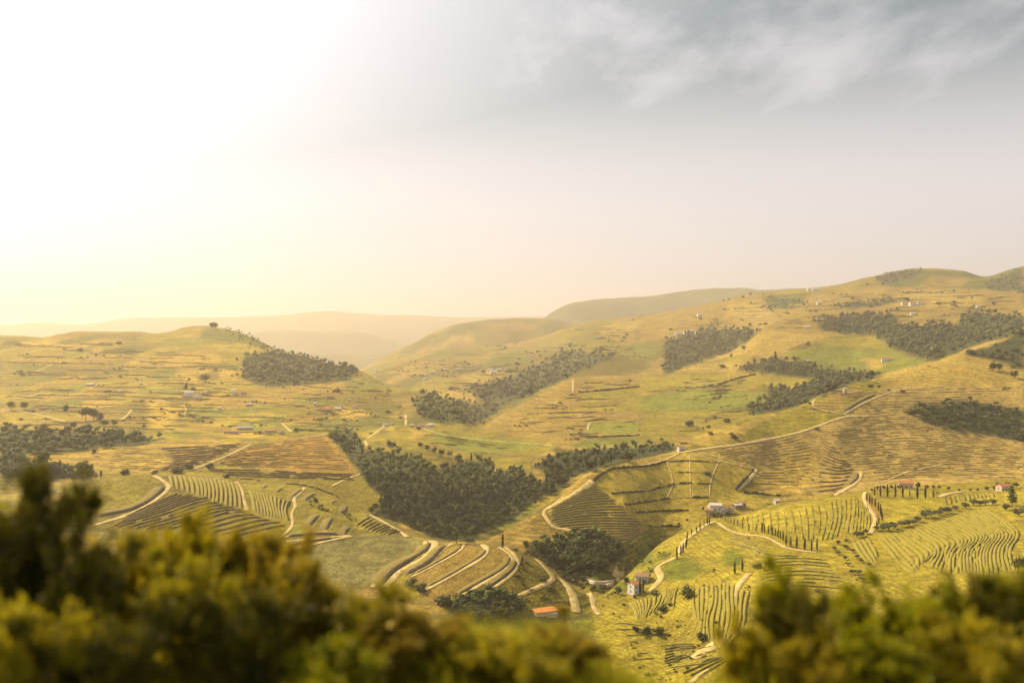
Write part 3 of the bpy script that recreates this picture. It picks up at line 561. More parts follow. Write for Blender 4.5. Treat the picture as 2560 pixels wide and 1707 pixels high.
TRACKS = [
 (Z4(V((585, 98), (650, 135), (692, 175), (660, 215), (560, 290), (420, 360), (280, 402), (200, 425))), 5.5, 'pale dirt track bending round the smooth dome on the left'),
 (Z4(V((1125, 138), (1160, 190), (1175, 260), (1195, 332))), 3.8, 'short dirt track cutting down between two sets of striped terraces'),
 (Z4(V((1575, 178), (1545, 212), (1495, 255), (1518, 300), (1482, 350), (1500, 415), (1470, 460), (1420, 502))), 3.6, 'zigzag dirt track down the right end of the striped terraces'),
 (Z4(V((1430, 505), (1560, 476), (1720, 466))), 3.0, 'upper of three dirt ledges behind the smooth green knoll'),
 (Z4(V((1450, 532), (1650, 512), (1860, 494))), 3.2, 'middle of three dirt ledges behind the smooth green knoll'),
 (Z4(V((1480, 588), (1660, 542), (1880, 496))), 4.0, 'lowest of three dirt ledges beside the smooth green knoll'),
 (Z5(V((60, 465), (200, 540), (275, 585), (310, 615))), 4.5, 'straight dirt track along the crest beside the dark wood'),
 (Z5(V((425, 640), (430, 690), (330, 742), (200, 812), (130, 880), (80, 945))), 4.0, 'dull brown ledge round the smooth green knoll'),
 (Z5(V((470, 635), (492, 672), (450, 730), (330, 800), (230, 862), (160, 945))), 7.0, 'broad pale dirt road sweeping down beside the smooth green knoll'),
 (Z5(V((605, 658), (545, 690), (505, 740), (420, 800), (318, 866))), 4.0, 'first curved terrace track right of the broad pale road'),
 (Z5(V((685, 655), (664, 700), (560, 762), (430, 830), (330, 878))), 3.2, 'second curved terrace track right of the broad pale road'),
 (Z5(V((795, 662), (842, 700), (805, 752), (700, 812), (560, 892), (425, 965))), 4.2, 'middle curved terrace track across the brown promontory'),
 (Z5(V((900, 678), (980, 722), (1000, 780), (930, 842), (800, 920), (635, 1015))), 3.8, 'inner of the two looping tracks round the promontory tip'),
 (Z5(V((950, 680), (1022, 740), (1035, 810), (965, 882), (825, 980))), 4.0, 'outer of the two looping tracks round the promontory tip'),
 (Z5(V((1145, 750), (1212, 820), (1268, 880), (1252, 905), (1160, 945), (1030, 1003))), 4.5, 'hooked dirt track below the line of pale olive bushes'),
 (Z5(V((1328, 898), (1380, 970), (1405, 1040), (1412, 1110))), 7.0, 'broad pale track running down to the valley floor'),
 (Z5(V((1488, 980), (1522, 1012), (1520, 1070), (1565, 1125))), 5.0, 'short pale track beside the walled plot on the valley floor'),
 (Z5(V((1232, 423), (1190, 450), (1222, 500), (1265, 555), (1350, 568), (1440, 576))), 4.5, 'pale track down the left edge of the finely terraced hill'),
 (Z5(V((1525, 248), (1440, 310), (1370, 350), (1270, 402), (1225, 430))), 7.0, 'wide worn track along the left shoulder of the gridded hill'),
 (Z5(V((2095, 60), (2010, 108), (1900, 140), (1780, 158))), 3.5, 'track leaving the white hut along the crest of the gridded hill'),
 (Z6(V((1322, 318), (1300, 360), (1342, 430), (1388, 490), (1372, 550), (1345, 595))), 5.0, 'pale track curving past the double row of cypresses'),
 (Z5(V((2062, 750), (1955, 798), (1938, 830), (1972, 872), (1950, 912), (1875, 985))), 5.5, 'pale winding drive above the red roofed white house'),
 (Z6(V((352, 515), (300, 520), (240, 558), (170, 612), (122, 650), (100, 722))), 5.0, 'cypress lined drive climbing to the estate'),
 (Z6(V((352, 520), (420, 572), (520, 602), (650, 606), (740, 652), (800, 692), (1000, 716))), 4.0, 'grassy track below the long row of cypresses'),
 (Z3(V((100, 1285), (300, 1252), (450, 1240), (700, 1195), (900, 1150), (1000, 1115), (1100, 1075), (1222, 1042), (1335, 1050))), 5.0, 'long pale road climbing the big vineyard hill from the white hut'),
 (Z3(V((1215, 1042), (1100, 1020), (970, 992), (972, 955), (992, 934))), 3.8, 'side track doubling back to the crest of the big vineyard hill'),
 (Z3(V((1180, 1032), (1300, 960), (1400, 920), (1480, 890), (1600, 862), (1850, 850))), 3.6, 'upper track below the two dark crest trees'),
 (Z3(V((1085, 915), (1180, 893), (1300, 880))), 3.0, 'level track passing the little crest tower'),
 (Z3(V((1290, 1405), (1290, 1450), (1210, 1515), (1105, 1568))), 6.0, 'curved track at the foot of the big vineyard hill'),
 (Z3(V((1420, 1480), (1600, 1405), (1690, 1390), (1820, 1360))), 3.0, 'faint straight track across the foot of the big vineyard hill'),
 (Z3(V((612, 1390), (570, 1450), (478, 1532))), 4.5, 'short pale track beside the dark hedge near the estate'),
 (Z3(V((165, 1285), (370, 1342), (480, 1368), (595, 1390))), 2.5, 'hedged track along the top of the gridded plots'),
 (Z3(V((168, 1300), (170, 1400), (174, 1560))), 1.6, 'straight thin path down the middle of the gridded plots'),
 (Z3(V((18, 1345), (68, 1480), (20, 1580))), 1.6, 'bent thin path on the left of the gridded plots'),
 (Z3(V((362, 1335), (302, 1470), (298, 1565))), 1.8, 'bent thin path on the right of the gridded plots'),
 (Z2(V((920, 802), (1000, 840), (1200, 880), (1500, 902), (1880, 932))), 5.0, 'pale road running right from the farm above the wood'),
 (Z2(V((572, 880), (640, 830), (690, 796))), 4.5, 'short pale lane rising to the sheds above the wood'),
 (Z2(V((550, 890), (570, 915), (565, 930))), 4.5, 'small bright bend of track at the top of the wood'),
 (Z2(V((340, 1190), (430, 1142), (540, 1106))), 3.6, 'thin straight track at the left edge of the wood'),
 (Z2(V((1368, 1028), (1402, 1060), (1398, 1098))), 5.5, 'pale hook of track on top of the wood'),
 (Z2(V((820, 720), (825, 770), (820, 795))), 5.0, 'short upright lane above the farm'),
 (Z2(V((1910, 480), (1918, 530), (1912, 580))), 5.0, 'short upright lane on the crest of the middle hill'),
 (Z2(V((1660, 612), (1750, 635), (1850, 665))), 4.0, 'faint track down the bare shoulder of the middle hill'),
 (Z2(V((2010, 830), (2015, 775), (2060, 768), (2352, 770))), 4.0, 'cornered field track on the middle hill'),
 (Z1(V((0, 685), (150, 700), (300, 735), (440, 772))), 6.0, 'pale road entering from the left edge'),
 (Z1(V((1228, 1092), (1400, 1026), (1500, 985), (1640, 915))), 4.5, 'straight pale track rising between brown and dark vineyard blocks'),
 (Z1(V((1010, 608), (1060, 632), (1110, 648))), 5.0, 'short pale lane above the bare tan field'),
 (Z1(V((1196, 655), (1222, 695), (1195, 735))), 4.0, 'little hooked lane right of the bare tan field'),
 (Z1(V((780, 762), (830, 730), (862, 686))), 4.5, 'small track left of the bare tan field'),
 (Z1(V((230, 445), (290, 418), (372, 380))), 5.0, 'short bright track high on the left hill'),
 (Z1(V((90, 622), (280, 582), (440, 552))), 5.0, 'long faint track low on the left hill'),
 (Z1(V((1840, 778), (1870, 805), (1905, 836))), 4.5, 'short lane right of the pale shed roof'),
 (Z1(V((1940, 576), (2050, 566), (2200, 522), (2352, 488))), 5.0, 'track slanting along the shoulder of the left hill'),
 (Z1(V((1880, 890), (2000, 870), (2140, 850))), 4.0, 'track along the top edge of the rust brown vineyard'),
 (Z6(V((560, 850), (490, 920), (462, 985), (450, 1035))), 5.0, 'pale strip of track in the lower right terraces'),
 (Z6(V((330, 1320), (270, 1350), (190, 1410))), 8.0, 'bright bare patch of track near the bottom edge'),
 (Z6(V((300, 1480), (240, 1515), (170, 1568))), 5.0, 'pale track leaving through the bottom edge'),
 (Z6(V((1800, 355), (1860, 330), (1960, 318))), 6.0, 'sandy turning place at the end of the olive avenue'),
]
for pts, w, lab in TRACKS:
    P = px_line(pts, 3.0); S = side_vec(P)
    h = w * 0.36
    seed = len(bpy.data.objects)
    n = len(P); wn = 1 + 0.30 * fbm(np.arange(n) / 4.0, np.full(n, seed * 1.3), 4, 2)
    prof = [(-h - 0.7, -0.5), (-h, 0.28), (0, 0.32), (h, 0.28), (h + 0.7, -0.5)]
    o = new_obj('dirt_track', loft('dirt_track', P, S * wn[:, None], prof, [MATS['track_dirt'], MATS['bank_earth']], [1, 0, 0, 1]))
    tag(o, lab, 'track', kind='structure')

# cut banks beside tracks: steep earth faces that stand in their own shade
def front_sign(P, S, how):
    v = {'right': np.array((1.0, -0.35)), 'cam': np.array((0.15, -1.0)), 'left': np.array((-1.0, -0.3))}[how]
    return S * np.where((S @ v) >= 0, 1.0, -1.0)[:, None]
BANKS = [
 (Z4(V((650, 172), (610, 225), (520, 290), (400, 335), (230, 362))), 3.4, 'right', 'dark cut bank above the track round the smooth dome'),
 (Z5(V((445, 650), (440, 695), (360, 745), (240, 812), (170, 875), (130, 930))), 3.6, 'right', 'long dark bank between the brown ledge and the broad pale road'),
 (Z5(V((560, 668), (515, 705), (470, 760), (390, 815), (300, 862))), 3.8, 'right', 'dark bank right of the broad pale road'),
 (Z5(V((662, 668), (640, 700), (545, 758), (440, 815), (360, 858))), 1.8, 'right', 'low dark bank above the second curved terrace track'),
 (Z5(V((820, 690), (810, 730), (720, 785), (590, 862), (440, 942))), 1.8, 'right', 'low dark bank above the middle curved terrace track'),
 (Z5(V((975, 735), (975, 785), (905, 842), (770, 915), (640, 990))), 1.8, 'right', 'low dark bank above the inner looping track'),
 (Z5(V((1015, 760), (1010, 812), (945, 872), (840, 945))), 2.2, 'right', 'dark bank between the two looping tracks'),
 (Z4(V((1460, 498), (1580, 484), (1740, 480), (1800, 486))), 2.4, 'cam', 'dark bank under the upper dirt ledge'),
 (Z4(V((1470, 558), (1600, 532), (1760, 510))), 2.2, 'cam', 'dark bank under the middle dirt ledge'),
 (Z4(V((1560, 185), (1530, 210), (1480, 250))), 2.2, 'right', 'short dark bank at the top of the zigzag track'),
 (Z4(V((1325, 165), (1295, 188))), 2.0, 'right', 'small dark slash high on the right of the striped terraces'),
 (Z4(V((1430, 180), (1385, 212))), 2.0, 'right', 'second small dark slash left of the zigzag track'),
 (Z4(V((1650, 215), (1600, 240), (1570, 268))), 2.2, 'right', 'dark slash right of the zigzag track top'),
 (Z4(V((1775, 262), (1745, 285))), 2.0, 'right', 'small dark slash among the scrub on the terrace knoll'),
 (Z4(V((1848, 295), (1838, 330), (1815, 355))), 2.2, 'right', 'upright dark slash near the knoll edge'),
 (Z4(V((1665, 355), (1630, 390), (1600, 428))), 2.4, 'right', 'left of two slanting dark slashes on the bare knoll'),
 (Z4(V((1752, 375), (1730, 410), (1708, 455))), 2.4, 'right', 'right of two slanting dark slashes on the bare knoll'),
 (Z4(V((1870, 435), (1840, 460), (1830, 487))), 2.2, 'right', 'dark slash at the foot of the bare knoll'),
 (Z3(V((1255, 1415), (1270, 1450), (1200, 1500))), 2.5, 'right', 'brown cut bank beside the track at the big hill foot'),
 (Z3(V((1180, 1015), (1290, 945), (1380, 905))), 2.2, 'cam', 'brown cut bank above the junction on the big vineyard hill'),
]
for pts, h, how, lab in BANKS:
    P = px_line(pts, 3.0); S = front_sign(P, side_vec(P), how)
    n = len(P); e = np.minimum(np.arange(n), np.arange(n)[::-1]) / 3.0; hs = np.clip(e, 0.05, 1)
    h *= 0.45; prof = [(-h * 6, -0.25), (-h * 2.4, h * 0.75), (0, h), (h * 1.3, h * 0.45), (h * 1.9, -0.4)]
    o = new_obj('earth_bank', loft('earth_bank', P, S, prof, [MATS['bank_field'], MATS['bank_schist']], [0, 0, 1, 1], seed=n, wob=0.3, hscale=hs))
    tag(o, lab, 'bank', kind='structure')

# ------------------------------------------------------------------ vineyards: each plot is a thing, each row a part
VINE = [(-0.75, -0.3), (-0.6, 0.8), (-0.2, 1.45), (0.3, 1.45), (0.65, 0.8), (0.8, -0.3)]
def bankprof(h, w): return [(-w, -0.3), (-w * 0.35, h * 0.85), (0, h), (h * 0.4, h * 0.4), (h * 0.55, -0.4)]
def vineyard(label, guides, nrows, style='vine', how=None, size=1.0, gap=0.18, dry=False, step=4.0, bw=3.2, top='bank_grass', face='bank_earth'):
    G = [smooth_line(g, 60) for g in guides]
    c = np.mean(np.vstack(G), axis=0); c3 = hitv([c[0]], [c[1]])[0]
    root = empty('vineyard', tuple(c3)); tag(root, label, 'vineyard', 'vineyard plots on the slopes')
    for r in range(nrows):
        s = r / max(nrows - 1, 1) * (len(G) - 1); i = min(int(s), len(G) - 2); f = s - i
        q = G[i] * (1 - f) + G[i + 1] * f
        q = q + 0.9 * np.stack([fbm(np.linspace(0, 3, 60) + r * 3.3, np.full(60, r * 1.9), 61, 2), fbm(np.linspace(0, 3, 60) + r * 5.1, np.full(60, r * 2.7), 62, 2)], 1)
        q = q[random.randint(0, 2):60 - random.randint(0, 3)]
        n = max(8, int(px_len(q) / step)); q = smooth_line(q, n)
        P = hitv(q[:, 0], q[:, 1])
        # drop points that jump to another hill
        dj = np.abs(np.diff(P[:, 1])) > 40
        if dj.any(): P = P[:int(np.argmax(dj)) + 1]
        if len(P) < 5: continue
        P = smooth1(P, 3); S = side_vec(P)
        if style == 'vine':
            prof = [(a * size, h * size if h > 0 else h) for a, h in VINE]
            me = loft('vine_row', P, S, prof, [MATS['vine_dry' if dry else 'vine_leaf']], [0] * 5, seed=r, wob=0.5, gap=gap)
        else:
            S = front_sign(P, S, how)
            m_ = len(P); hs = np.clip(np.minimum(np.arange(m_), np.arange(m_)[::-1]) / 2.0, 0.1, 1)
            me = loft('vine_row', P, S, bankprof(1.9 * size, bw), [MATS[top], MATS[face]], [0, 0, 1, 1], seed=r, wob=0.5, gap=gap, hscale=hs)
        me.transform(__import__('mathutils').Matrix.Translation((-c3[0], -c3[1], -c3[2])))
        new_obj('vine_row', me, root)
    return root
vineyard('striped terraces with upright dark banks on the left dome', [Z4(V((695, 95), (707, 140), (716, 180))), Z4(V((850, 105), (880, 165), (885, 235))), Z4(V((985, 120), (1010, 195), (1003, 285))), Z4(V((1118, 138), (1150, 215), (1158, 320)))], 16, 'bank', 'right', 1.0, gap=0.0, bw=2.3)
vineyard('striped terraces between the short track and the zigzag track', [Z4(V((1215, 185), (1240, 250), (1256, 350))), Z4(V((1320, 212), (1345, 290), (1365, 375))), Z4(V((1480, 262), (1440, 335), (1470, 405)))], 11, 'bank', 'right', 1.0, gap=0.0, bw=2.3)
vineyard('dark slanting vine rows below the striped dome', [Z4(V((400, 372), (560, 300), (700, 235), (790, 205))), Z4(V((300, 440), (640, 345), (860, 262), (960, 250))), Z4(V((620, 460), (850, 400), (1060, 330), (1200, 338))), Z4(V((1100, 500), (1250, 465), (1400, 432), (1470, 424)))], 17, 'bank', 'cam', 0.62, gap=0.12, bw=2.6, top='bank_field')
vineyard('level dark vine rows between the rust field and the striped dome', [Z4(V((900, 62), (1300, 70), (1900, 98))), Z4(V((1110, 120), (1450, 138), (1980, 150))), Z4(V((1560, 168), (1800, 188), (2100, 240))), Z4(V((1740, 222), (1850, 262), (2000, 320)))], 15, 'bank', 'cam', 0.62, gap=0.12, bw=2.6, top='bank_field')
vineyard('short slanting vine rows by the crest track beside the wood', [Z4(V((1905, 430), (1960, 395), (2010, 365))), Z4(V((2000, 470), (2060, 440), (2110, 420))), Z4(V((2110, 488), (2160, 470), (2220, 468)))], 9, 'bank', 'cam', 0.6, gap=0.05, bw=2.4)
vineyard('rust brown vineyard with fine slanting rows left of the wood', [Z1(V((1640, 930), (1900, 892), (2130, 868))), Z1(V((1480, 1000), (1900, 950), (2200, 940))), Z1(V((1420, 1040), (1800, 1010), (2260, 1010))), Z1(V((1500, 1065), (1900, 1060), (2320, 1090)))], 15, 'vine', None, 0.5, gap=0.25, dry=True)
vineyard('dark vine rows on the slope between tan and rust fields', [Z1(V((1050, 945), (1300, 935), (1600, 915))), Z1(V((1110, 1000), (1300, 985), (1500, 965))), Z1(V((1120, 1040), (1250, 1035), (1380, 1025))), Z1(V((1040, 1085), (1130, 1080), (1230, 1075)))], 11, 'bank', 'cam', 0.65, gap=0.1, bw=3.0, top='bank_field')
vineyard('tan vineyard with faint rows on the left', [Z1(V((760, 940), (880, 950), (1040, 950))), Z1(V((720, 1010), (900, 1020), (1090, 1020))), Z1(V((700, 1085), (850, 1088), (1000, 1085)))], 11, 'vine', None, 0.45, gap=0.3, dry=True)
vineyard('finely curved contour terraces on the hill above the ravine', [Z5(V((1400, 345), (1500, 295), (1560, 290))), Z5(V((1240, 430), (1450, 365), (1650, 350))), Z5(V((1235, 480), (1480, 440), (1750, 440))), Z5(V((1270, 545), (1500, 520), (1850, 530))), Z5(V((1560, 600), (1660, 600), (1850, 600))), Z5(V((1620, 660), (1700, 660), (1760, 650)))], 24, 'bank', 'cam', 0.48, gap=0.06, bw=2.2, top='bank_field', face='bank_green')
vineyard('upright vine rows on the bright slope above the long cypress row', [Z6(V((485, 492), (470, 520), (500, 560))), Z6(V((640, 455), (650, 500), (640, 560))), Z6(V((880, 430), (900, 520), (910, 640))), Z6(V((1090, 375), (1110, 500), (1060, 640))), Z6(V((1250, 350), (1250, 450), (1230, 590))), Z6(V((1320, 400), (1350, 480), (1340, 570)))], 26, 'vine', None, 0.42, gap=0.4)
vineyard('curving terraces on the right slope below the olive line', [Z6(V((1400, 610), (1480, 700), (1560, 800), (1640, 850))), Z6(V((1560, 570), (1680, 660), (1780, 720), (1690, 780))), Z6(V((1700, 520), (1830, 590), (1950, 650), (1870, 720), (1860, 860))), Z6(V((1830, 480), (2000, 560), (2090, 620), (1990, 700), (2010, 860))), Z6(V((1960, 450), (2140, 560), (2200, 610), (2110, 700), (2130, 860))), Z6(V((2100, 430), (2260, 520), (2340, 600), (2250, 700), (2300, 850)))], 30, 'bank', 'cam', 0.42, gap=0.22, bw=2.6, face='bank_green')
vineyard('narrow curving terraces at the left edge of the right slope', [Z6(V((1245, 640), (1290, 730), (1380, 820))), Z6(V((1330, 615), (1380, 690), (1400, 760)))], 4, 'bank', 'cam', 0.45, gap=0.15, bw=2.6, face='bank_green')
vineyard('wavy terraces below the two lone cypresses', [Z6(V((200, 930), (190, 1050), (230, 1180), (160, 1270))), Z6(V((320, 920), (330, 1040), (280, 1150), (300, 1290))), Z6(V((430, 900), (420, 1000), (440, 1120), (400, 1290))), Z6(V((560, 960), (530, 1080), (530, 1200), (430, 1310)))], 13, 'bank', 'right', 0.42, gap=0.22, bw=2.4, face='bank_green')
vineyard('small stepped plots right of the winding drive', [Z6(V((20, 950), (10, 1020), (40, 1060))), Z6(V((80, 950), (70, 1020), (60, 1090)))], 5, 'bank', 'right', 0.42, gap=0.15, bw=2.2, face='bank_green')
vineyard('short upright vine rows behind the white house', [Z5(V((1760, 1030), (1810, 1090), (1820, 1160))), Z5(V((1900, 1000), (1900, 1070), (1860, 1150))), Z5(V((2080, 940), (2040, 1020), (1980, 1070)))], 11, 'bank', 'right', 0.42, gap=0.12, bw=2.2, face='bank_green')
vineyard('scruffy vine rows near the bottom edge of the valley', [Z6(V((0, 1330), (120, 1310), (200, 1320))), Z6(V((0, 1430), (90, 1400), (200, 1370))), Z6(V((60, 1500), (220, 1440), (350, 1400))), Z6(V((330, 1560), (420, 1480), (500, 1400)))], 16, 'vine', None, 0.6, gap=0.42)
vineyard('bright vine rows along the olive avenue', [Z6(V((1830, 350), (1840, 380), (1850, 410))), Z6(V((2000, 330), (2010, 350), (2015, 370))), Z6(V((2140, 325), (2150, 340), (2155, 355)))], 12, 'vine', None, 0.55, gap=0.3)
vineyard('curved terraces stepping down in the middle of the big hill', [Z3(V((1010, 1180), (1050, 1215), (1100, 1230))), Z3(V((1030, 1290), (1150, 1350), (1220, 1350))), Z3(V((1000, 1400), (1150, 1420), (1260, 1400))), Z3(V((1000, 1540), (1100, 1530), (1180, 1510)))], 14, 'bank', 'cam', 0.5, gap=0.2, bw=3, top='bank_field')

vineyard('long level rows across the brown face of the big right hill', [Z3(V((1520, 875), (1900, 870), (2345, 860))), Z3(V((1250, 1060), (1500, 1040), (1640, 1030))), Z3(V((1080, 1180), (1400, 1150), (1680, 1140), (1950, 1180), (2345, 1245))), Z3(V((1200, 1330), (1600, 1300), (2000, 1320), (2345, 1330))), Z3(V((1420, 1460), (1700, 1440), (2000, 1450), (2345, 1440)))], 38, 'vine', None, 0.42, gap=0.38, dry=True, step=6.0)
vineyard('level rows on the lower left face of the big right hill', [Z3(V((330, 1290), (600, 1240), (920, 1170))), Z3(V((480, 1340), (700, 1310), (980, 1270))), Z3(V((640, 1400), (800, 1400), (980, 1390))), Z3(V((560, 1480), (720, 1490), (880, 1500)))], 16, 'vine', None, 0.4, gap=0.4, dry=True, step=5.0)
def contour_rows(label, poly, seed, n, lmin, lmax, slope, size, face='bank_green', top='bank_grass'):
    r = np.random.default_rng(seed); xs = [p[0] for p in poly]; ys = [p[1] for p in poly]
    cx_ = float(np.mean(xs)); cy_ = float(np.mean(ys)); c3 = hitv([cx_], [cy_])[0]; root = empty('terraced_slope', tuple(c3)); tag(root, label, 'terraces')
    V_, Fq, Mi, base = [], [], [], 0; tries = 0
    while n > 0 and tries < 4000:
        tries += 1; x = r.uniform(min(xs), max(xs)); y = r.uniform(min(ys), max(ys)); ln = r.uniform(lmin, lmax)
        t = np.linspace(0, 1, max(6, int(ln / 5)))
        P = hitv(x + t * ln, np.full(len(t), y)); 
        if not poly_mask(np.array([x, x + ln]), np.array([y, y]), poly).all() or np.abs(np.diff(P[:, 1])).max() > 120: continue
        # follow the contour: walk pixels at the height of the start, blended with a mean slope
        z0 = P[0, 2]; g = (P[:, 2] - z0) / np.maximum(P[:, 1], 1) * F; py = y + t * ln * slope + np.clip(-0.0 * g, -20, 20) + 2.5 * fbm(t * ln / 40 + seed, np.full(len(t), y / 9.0), seed, 2)
        P = smooth1(hitv(x + t * ln, py), 3)
        if np.abs(np.diff(P[:, 1])).max() > 120: continue
        n -= 1; k_ = size * P[0, 1] / 1000.0
        S = front_sign(P, side_vec(P), 'cam'); e = np.clip(np.minimum(np.arange(len(t)), np.arange(len(t))[::-1]) / 2.0, 0.1, 1)
        me = loft('terrace_wall', P, S, [(-3.2 * k_, -0.3), (-0.9 * k_, 1.0 * k_), (0, 1.15 * k_), (0.5 * k_, 0.4 * k_), (0.7 * k_, -0.4)], [MATS[top], MATS[face]], [0, 0, 1, 1], seed=tries, wob=0.5, gap=0.12, hscale=e)
        me.transform(__import__('mathutils').Matrix.Translation((-c3[0], -c3[1], -c3[2]))); new_obj('terrace_wall', me, root)
contour_rows('old terraces stepping over the broad left hill', Z1(V((0, 230), (600, 220), (1100, 290), (1600, 330), (1580, 500), (2100, 580), (2200, 700), (1900, 880), (1200, 860), (500, 800), (0, 780))), 5, 130, 35, 150, 0.02, 0.7, top='bank_grass', face='bank_pale')
contour_rows('old terraces between the left hill and the farm above the wood', Z2(V((0, 520), (600, 520), (1000, 640), (1100, 760), (800, 790), (500, 870), (0, 840))), 6, 40, 25, 90, 0.06, 0.8, top='bank_grass', face='bank_pale')
contour_rows('terrace lines on the middle hill with green fields', Z2(V((1400, 790), (1900, 520), (2352, 490), (2352, 920), (1900, 900))), 7, 30, 30, 110, -0.03, 0.7, top='bank_field')
contour_rows('terrace lines in the hollow behind the big hill', Z3(V((20, 800), (600, 780), (600, 1080), (250, 1180), (60, 1220))), 8, 28, 30, 100, -0.06, 0.7)
contour_rows('terrace lines over the far right hills', Z3(V((0, 480), (560, 300), (1300, 220), (2340, 240), (2340, 340), (1800, 440), (1000, 470), (620, 540), (0, 760))), 9, 110, 25, 100, -0.02, 0.7, top='bank_field', face='bank_pale')
contour_rows('terrace lines on the hazy slopes beyond the notch', Z2(V((750, 430), (1100, 320), (1800, 200), (2300, 120), (2352, 330), (1800, 420), (1300, 600), (1000, 580))), 10, 70, 25, 90, -0.02, 0.7, top='bank_field', face='bank_pale')
contour_rows('terrace lines on the fields below the farm', Z2(V((850, 830), (1300, 830), (1800, 940), (1640, 1000), (1640, 1130), (1450, 1060), (1200, 980), (900, 900))), 12, 18, 30, 120, 0.08, 0.5)
vineyard('grassy terraces between the long cypress row and the lone pair', [Z6(V((430, 590), (600, 640), (700, 700))), Z6(V((400, 640), (560, 690), (620, 760))), Z6(V((560, 700), (700, 740), (900, 740)))], 9, 'bank', 'cam', 0.35, gap=0.3, bw=2.4, face='bank_green')
vineyard('grassy terraces below the olive grove on the right slope', [Z6(V((700, 760), (900, 750), (1080, 770))), Z6(V((640, 860), (900, 830), (1150, 860))), Z6(V((700, 940), (900, 930), (1250, 960)))], 9, 'bank', 'cam', 0.35, gap=0.3, bw=2.4, face='bank_green')
vineyard('low terraces filling the valley foot at the bottom edge', [Z5(V((1620, 1180), (1760, 1180), (1900, 1200))), Z5(V((1760, 1300), (1950, 1290), (2300, 1270))), Z5(V((1780, 1420), (2000, 1400), (2340, 1360))), Z5(V((1800, 1540), (2050, 1500), (2340, 1470)))], 10, 'vine', None, 0.38, gap=0.5)

# hedges and dry walls ruling the gridded plots
HEDGES = [
 (Z5(V((1520, 250), (1580, 205), (1640, 168), (1780, 162), (1920, 150), (2000, 120))), 1.6, 'dark hedge bending along the top of the gridded hill'),
 (Z5(V((2010, 122), (2180, 118), (2350, 130))), 0.9, 'first level hedge line across the gridded plots'),
 (Z5(V((2050, 192), (2160, 194), (2270, 200))), 0.9, 'second level hedge line across the gridded plots'),
 (Z5(V((1640, 332), (1860, 318), (1960, 295), (2060, 268), (2150, 262), (2290, 270))), 1.3, 'long wavy hedge line across the gridded plots'),
 (Z5(V((1730, 406), (1870, 388), (1990, 368), (2100, 360), (2280, 356))), 1.3, 'fourth hedge line across the gridded plots'),
 (Z5(V((1800, 457), (1900, 450), (2030, 445), (2150, 441))), 1.2, 'fifth hedge line across the gridded plots'),
 (Z5(V((1885, 546), (1980, 545), (2090, 548))), 1.5, 'lowest hedge line of the gridded plots'),
 (Z3(V((585, 1400), (540, 1450), (468, 1530))), 2.2, 'thick dark hedge beside the short pale track near the estate'),
 (Z3(V((520, 1545), (620, 1555), (700, 1562), (760, 1566))), 1.6, 'scrubby hedge behind the estate'),
 (Z2(V((1950, 578), (2150, 562), (2352, 540))), 2.2, 'upper dark hedge on the middle hill'),
 (Z2(V((2000, 866), (2150, 868), (2352, 860))), 1.8, 'lower dark hedge on the middle hill'),
 (Z3(V((210, 862), (330, 850), (480, 800), (600, 775))), 2.6, 'dark hedge rising between two pale green fields'),
]
for pts, s, lab in HEDGES:
    P = px_line(pts, 3.0); S = side_vec(P)
    o = new_obj('hedge', loft('hedge', P, S, [(a * s * 0.6, h * s * 0.7 if h > 0 else h) for a, h in VINE], [MATS['hedge_leaf']], [0] * 5, seed=len(P), wob=0.9, gap=0.2))
    tag(o, lab, 'hedge', 'hedges ruling the fields')

# ------------------------------------------------------------------ trees
def ico(sub=1):
    t = (1 + 5 ** 0.5) / 2
    v = [(-1, t, 0), (1, t, 0), (-1, -t, 0), (1, -t, 0), (0, -1, t), (0, 1, t), (0, -1, -t), (0, 1, -t), (t, 0, -1), (t, 0, 1), (-t, 0, -1), (-t, 0, 1)]
    f = [(0, 11, 5), (0, 5, 1), (0, 1, 7), (0, 7, 10), (0, 10, 11), (1, 5, 9), (5, 11, 4), (11, 10, 2), (10, 7, 6), (7, 1, 8), (3, 9, 4), (3, 4, 2), (3, 2, 6), (3, 6, 8), (3, 8, 9), (4, 9, 5), (2, 4, 11), (6, 2, 10), (8, 6, 7), (9, 8, 1)]
    v = [np.array(a) / np.linalg.norm(a) for a in v]
    for _ in range(sub):
        cache = {}; nf = []
        def mid(a, b):
            k_ = (min(a, b), max(a, b))
            if k_ not in cache:
                m = v[a] + v[b]; v.append(m / np.linalg.norm(m)); cache[k_] = len(v) - 1
            return cache[k_]
        for a, b, c in f:
            x, y, z = mid(a, b), mid(b, c), mid(c, a); nf += [(a, x, z), (b, y, x), (c, z, y), (x, y, z)]
        f = nf
    return np.array(v), np.array(f)
ICO0, ICO1 = ico(0), ico(1)
def rand_dirs(n, r):
    v = r.normal(size=(n, 3)); return v / np.linalg.norm(v, axis=1, keepdims=True)
def clump_quads(C, Nn, size, r, flat=0.7):
    """small leafy faces at C, roughly facing Nn"""
    n = len(C); nn = Nn + flat * r.normal(size=(n, 3)); nn /= np.linalg.norm(nn, axis=1, keepdims=True)
    a = np.cross(nn, r.normal(size=(n, 3))); a /= np.linalg.norm(a, axis=1, keepdims=True); b = np.cross(nn, a)
    s = (size * r.uniform(0.6, 1.35, n))[:, None]
    q = np.stack([C - a * s, C - b * s * 0.7 + nn * s * 0.15, C + a * s, C + b * s * 0.7 + nn * s * 0.15], 1)
    return q.reshape(-1, 3), np.arange(n * 4).reshape(n, 4)
